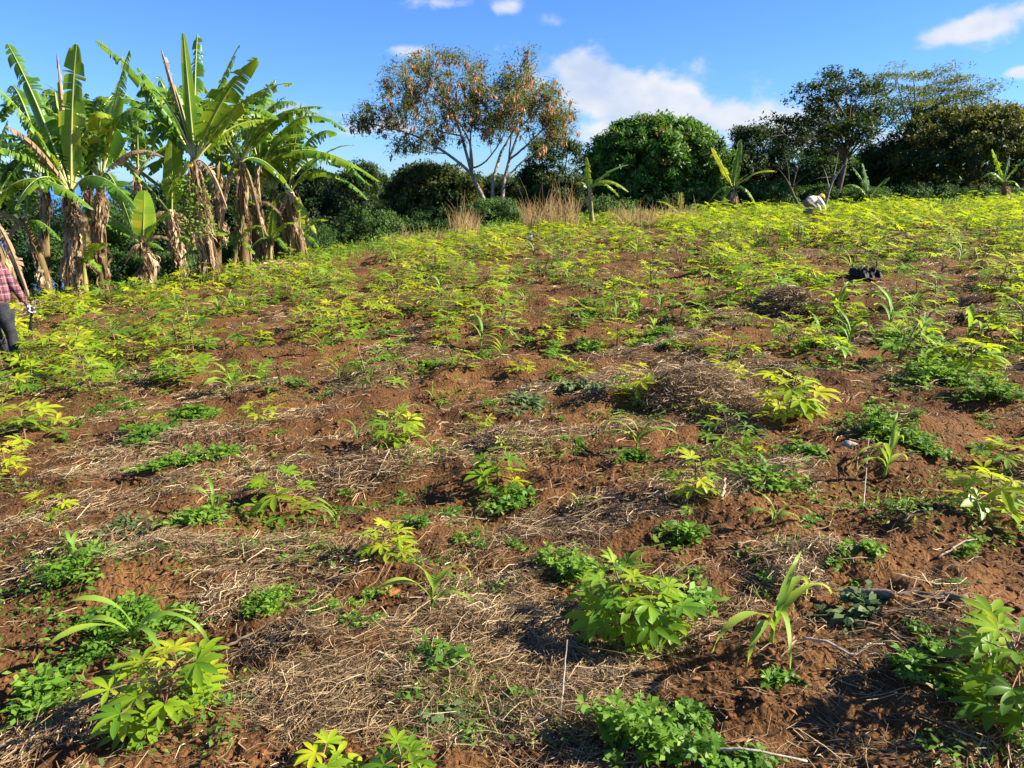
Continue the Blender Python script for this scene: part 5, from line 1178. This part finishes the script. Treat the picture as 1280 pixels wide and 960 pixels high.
def cap_mesh(root, name, hd, up, R, mt, h=.8):
    import bmesh
    bm = bmesh.new(); bmesh.ops.create_uvsphere(bm, u_segments=24, v_segments=14, radius=1); up = unit(up)
    bmesh.ops.delete(bm, geom=[v for v in bm.verts if v.co.z < -.12], context='VERTS')
    me = bpy.data.meshes.new(name); Q = frame(up, (0, 1, .2))[:, [1, 2, 0]]
    for v in bm.verts:
        c = Q @ np.array([v.co.x*R*.92, v.co.y*R, v.co.z*R*h])+np.asarray(hd)+up*.03; v.co = c*(1+0*rng.random())
    bm.to_mesh(me); bm.free(); me.materials.append(mt)
    for p in me.polygons: p.use_smooth = True
    o = bpy.data.objects.new(name, me); COL.objects.link(o); o.parent = root
    sd_ = o.modifiers.new('thick', 'SOLIDIFY'); sd_.thickness = .012; return o
def farmer_plaid():
    B = pix(12, 464)
    t = thing('person', 'person in a plaid shirt and dark jeans walking off at the left edge', 'person', B)
    a3 = lambda *p: np.array(p, float)
    hip = a3(.05, 0, .88); ch = a3(.0, .10, 1.2); nk = a3(-.1, .22, 1.40); hd = a3(-.23, .32, 1.52)
    rs, re, rw = a3(.02, .15, 1.34), a3(.19, .12, 1.08), a3(.27, .18, .84); ls, le, lw = a3(-.40, .18, 1.33), a3(-.50, .26, 1.06), a3(-.46, .42, .86)
    rh, rk, rf = a3(.05, 0, .86), a3(.085, .05, .47), a3(.13, -.02, .08); lh, lk, lf = a3(-.16, 0, .86), a3(-.24, .22, .50), a3(-.22, .30, .08)
    T = lambda v: tuple(v)
    body = [[('hip', T(hip), (.125, .095)), ('waist', T((hip+ch)/2), (.12, .09)), ('chest', T(ch), (.15, .105)), ('uch', T((ch+nk)/2), (.12, .09)), ('neck', T(nk), .052)]]+head_chain(nk, hd, (-.2, 1, -.25))
    for p, (s_, e_, w_) in (('r', (rs, re, rw)), ('l', (ls, le, lw))):
        body.append([('uch', T((ch+nk)/2), (.12, .09)), (p+'sh', T(s_), .052), (p+'el', T(e_), .038), (p+'wr', T(w_), .024)])
    for p, (h_, k_, f_) in (('r', (rh, rk, rf)), ('l', (lh, lk, lf))):
        body.append([('hip', T(hip), (.125, .095)), (p+'h', T(h_), .078), (p+'k', T(k_), .052), (p+'an', T(f_), .036), (p+'toe', T(f_+a3(.0, .15, -.035)), .032)])
    skin_fig('body', body, M['skin'], t)
    sh = [[('hip', T(hip-a3(0, 0, .03)), (.145, .11)), ('waist', T((hip+ch)/2), (.145, .11)), ('chest', T(ch), (.172, .122)), ('uch', T((ch+nk)/2), (.135, .10)), ('col', T(nk-a3(0, 0, .03)), .07)]]
    for p, (s_, e_, w_) in (('r', (rs, re, rw)), ('l', (ls, le, lw))): sh.append([('uch', T((ch+nk)/2), (.135, .10)), (p+'sh', T(s_), .074), (p+'m', T((s_+e_)/2), .066), (p+'el', T(e_), .058), (p+'c', T(e_*.12+w_*.88), .044)])
    skin_fig('shirt', sh, M['plaid'], t)
    je = [[('w', T(hip+a3(0, 0, .05)), (.13, .10)), ('hip', T(hip-a3(0, 0, .03)), (.138, .108))]]
    for p, (h_, k_, f_) in (('r', (rh, rk, rf)), ('l', (lh, lk, lf))): je.append([('hip', T(hip-a3(0, 0, .03)), (.138, .108)), (p+'h', T(h_-a3(0, 0, .06)), .098), (p+'k', T(k_), .070), (p+'c', T((k_+f_)/2), .064), (p+'an', T(f_+a3(0, 0, .03)), .054)])
    skin_fig('jeans', je, M['jeans'], t)
    for f_ in (rf, lf): skin_fig('boot', [[('a', T(f_+a3(0, -.01, .09)), .05), ('b', T(f_+a3(0, -.02, -.01)), .052), ('c', T(f_+a3(0, .10, -.03)), .045), ('d', T(f_+a3(0, .18, -.035)), .034)]], M['boot'], t)
    skin_fig('glove', hand(rw+unit(rw-re)*.0, rw-re+a3(-.03, 0, -.05), a3(0, 1, 0), 'r', 1.2), M['glove'], t)
    skin_fig('glove', hand(lw, lw-le, a3(0, 1, 0), 'l', .8), M['glove'], t)
    face(t, hd, (-.2, 1, -.25), unit(hd-nk), M['skin']); cap_mesh(t, 'hair', hd, unit(hd-nk), .105, M['hair'])
    # the long knife in the gloved hand
    W = B+rw+unit(rw-re)*.1; q = thing('machete', 'dark machete held low in the farmer gloved right hand', 'machete', W)
    dv = unit([-.34, .15, -.9]); hb = MB(); tube(hb, [-dv*.07, dv*.06], .017, 8); hb.build('handle', M['boot'], q)
    bl = MB(); s_ = unit(np.cross(dv, [0, 1, .2])); nn = np.cross(dv, s_); k = 7; pts = [dv*(.06+.30*i/(k-1)) for i in range(k)]; wd = [.016, .018, .02, .023, .026, .026, .004]
    v = np.array([[p-s_*w_, p+s_*w_*.8, p+nn*.003, p-nn*.003] for p, w_ in zip(pts, wd)]).reshape(-1, 3); fs = []
    for i in range(k-1):
        for a_, b_ in ((0, 2), (2, 1), (1, 3), (3, 0)): fs.append((i*4+a_, i*4+b_, i*4+4+b_, i*4+4+a_))
    bl.add(v, fs); bl.build('blade', M['steel'], q, smooth=False)
farmer_plaid()
def farmer_bending():
    Y = 24.2; B = at(1014, 262, Y); B[2] = float(gz(B[0], Y)); g = at(1014, 262, Y)[2]-B[2]
    t = thing('person', 'person in a cream shirt and yellow cap bending over the crop', 'person', B); t.scale = (1.12,)*3
    a3 = lambda *p: np.array(p, float); T = lambda v: tuple(v); zt = at(1014, 247, Y)[2]-B[2]   # height of the back
    z = zt-.12; hip = a3(-.16, -.02, z-.08); ch = a3(.10, .10, z); nk = a3(.24, .16, z-.02); hd = a3(.33, .2, z+.03)
    rs, re, rw = a3(.22, -.06, z-.06), a3(.36, -.1, z-.28), a3(.33, .02, max(.1, z-.5)); ls, le, lw = a3(.20, .3, z-.06), a3(.38, .36, z-.28), a3(.44, .3, max(.1, z-.5))
    rh, rk, rf = a3(-.18, -.11, z-.1), a3(.06, -.18, max(.3, z-.3)), a3(-.2, -.15, .08); lh, lk, lf = a3(-.18, .09, z-.1), a3(.1, .2, max(.3, z-.3)), a3(-.16, .18, .08)
    body = [[('hip', T(hip), (.12, .10)), ('waist', T((hip+ch)/2), (.11, .09)), ('chest', T(ch), (.14, .105)), ('uch', T((ch+nk)/2), (.11, .09)), ('neck', T(nk), .05)]]+head_chain(nk, hd, (.5, .2, -.8))
    for p, (s_, e_, w_) in (('r', (rs, re, rw)), ('l', (ls, le, lw))):
        body.append([('uch', T((ch+nk)/2), (.11, .09)), (p+'sh', T(s_), .05), (p+'el', T(e_), .036), (p+'wr', T(w_), .024)])
        body += hand(w_, w_-e_, a3(0, 1, 0) if p == 'r' else a3(0, -1, 0), p)[0:]
    for p, (h_, k_, f_) in (('r', (rh, rk, rf)), ('l', (lh, lk, lf))): body.append([('hip', T(hip), (.12, .10)), (p+'h', T(h_), .08), (p+'k', T(k_), .05), (p+'an', T(f_), .036), (p+'toe', T(f_+a3(.15, 0, -.035)), .032)])
    skin_fig('body', body, M['skin'], t)
    sh = [[('hip', T(hip+a3(.03, 0, .02)), (.14, .125)), ('waist', T((hip+ch)/2+a3(0, 0, .01)), (.15, .125)), ('chest', T(ch), (.17, .13)), ('uch', T((ch+nk)/2), (.13, .11)), ('col', T(nk), .065)]]
    for p, (s_, e_, w_) in (('r', (rs, re, rw)), ('l', (ls, le, lw))): sh.append([('uch', T((ch+nk)/2), (.13, .11)), (p+'sh', T(s_), .08), (p+'el', T(e_), .062), (p+'c', T(e_*.3+w_*.7), .046)])
    skin_fig('shirt', sh, M['shirt'], t)
    je = [[('w', T(hip+a3(.04, 0, .01)), (.125, .11)), ('hip', T(hip), (.14, .12))]]
    for p, (h_, k_, f_) in (('r', (rh, rk, rf)), ('l', (lh, lk, lf))): je.append([('hip', T(hip), (.14, .12)), (p+'h', T(h_), .10), (p+'k', T(k_), .07), (p+'an', T(f_+a3(0, 0, .05)), .055)])
    skin_fig('trousers', je, M['slacks'], t)
    for f_ in (rf, lf): skin_fig('boot', [[('a', T(f_+a3(-.01, 0, .08)), .05), ('b', T(f_+a3(-.02, 0, -.01)), .05), ('c', T(f_+a3(.17, 0, -.035)), .036)]], M['boot'], t)
    face(t, hd, (.5, .2, -.8), unit(hd-nk), M['skin']); up = unit(unit(hd-nk)*.6+np.array([0, 0, .8])); cap_mesh(t, 'cap', hd-up*.02, up, .118, M['cap'], 1.05)
farmer_bending()
def jug():
    P = pix(663, 300); t = thing('jug', 'small blue and white plastic jug with a black spout in the far rows', 'jug', P); t.scale = (.55,)*3; Pz = 0
    def lathe(pr, n=16):
        mb = MB(); a = np.arange(n)*2*pi/n; v = np.array([[r*cos(x), r*sin(x), z] for r, z in pr for x in a]); k = len(pr); i = np.arange(k-1)[:, None]*n; j = np.arange(n)[None]; mb.add(v, np.stack([i+j, i+(j+1) % n, i+n+(j+1) % n, i+n+j], -1).reshape(-1, 4)); return mb
    lathe([(.0, 0), (.12, 0), (.13, .03), (.13, .24), (.11, .27)]).build('body', M['white'], t)
    lathe([(.125, .25), (.13, .26), (.13, .36), (.10, .41), (.05, .43), (0, .43)]).build('lid', M['blue'], t)
    mb = MB(); tube(mb, [[-.05, 0, .40], [-.06, 0, .5], [-.09, 0, .66]], [.04, .035, .022], 8); mb.build('spout', M['plastic'], t)
    mb = MB(); tube(mb, curve([.10, 0, .38], [.24, 0, .30], [.125, 0, .12], 9), .013, 6); mb.build('handle', M['plastic'], t)
jug()
def sheet():
    P, m = P2(1082, 350); n = 26; u, v = np.meshgrid(np.linspace(-1, 1, n), np.linspace(-1, 1, n), indexing='ij'); X = u*13*m; Y = v*.24
    Z = .05+.11*np.abs(fbm(u*1.8, v*1.6, 301, 3))+.05*np.abs(perlin(u*5, v*3, 302)); edge = np.maximum(np.abs(u), np.abs(v)); Z = Z*(1-edge**6)
    k = 1+.18*fbm(u*2, v*2, 305, 2); mb = MB(); i = np.arange(n-1)[:, None]*n; j = np.arange(n-1)[None]
    mb.add(np.stack([X*k, Y*k, Z], -1).reshape(-1, 3), np.stack([i+j, i+n+j, i+n+j+1, i+j+1], -1).reshape(-1, 4))
    tag(mb.build('plastic_sheet', M['plastic'], None, loc=P+np.array([0, 0, .03])), 'crumpled black plastic sheet lying on the upper right slope', 'plastic sheet')
sheet()
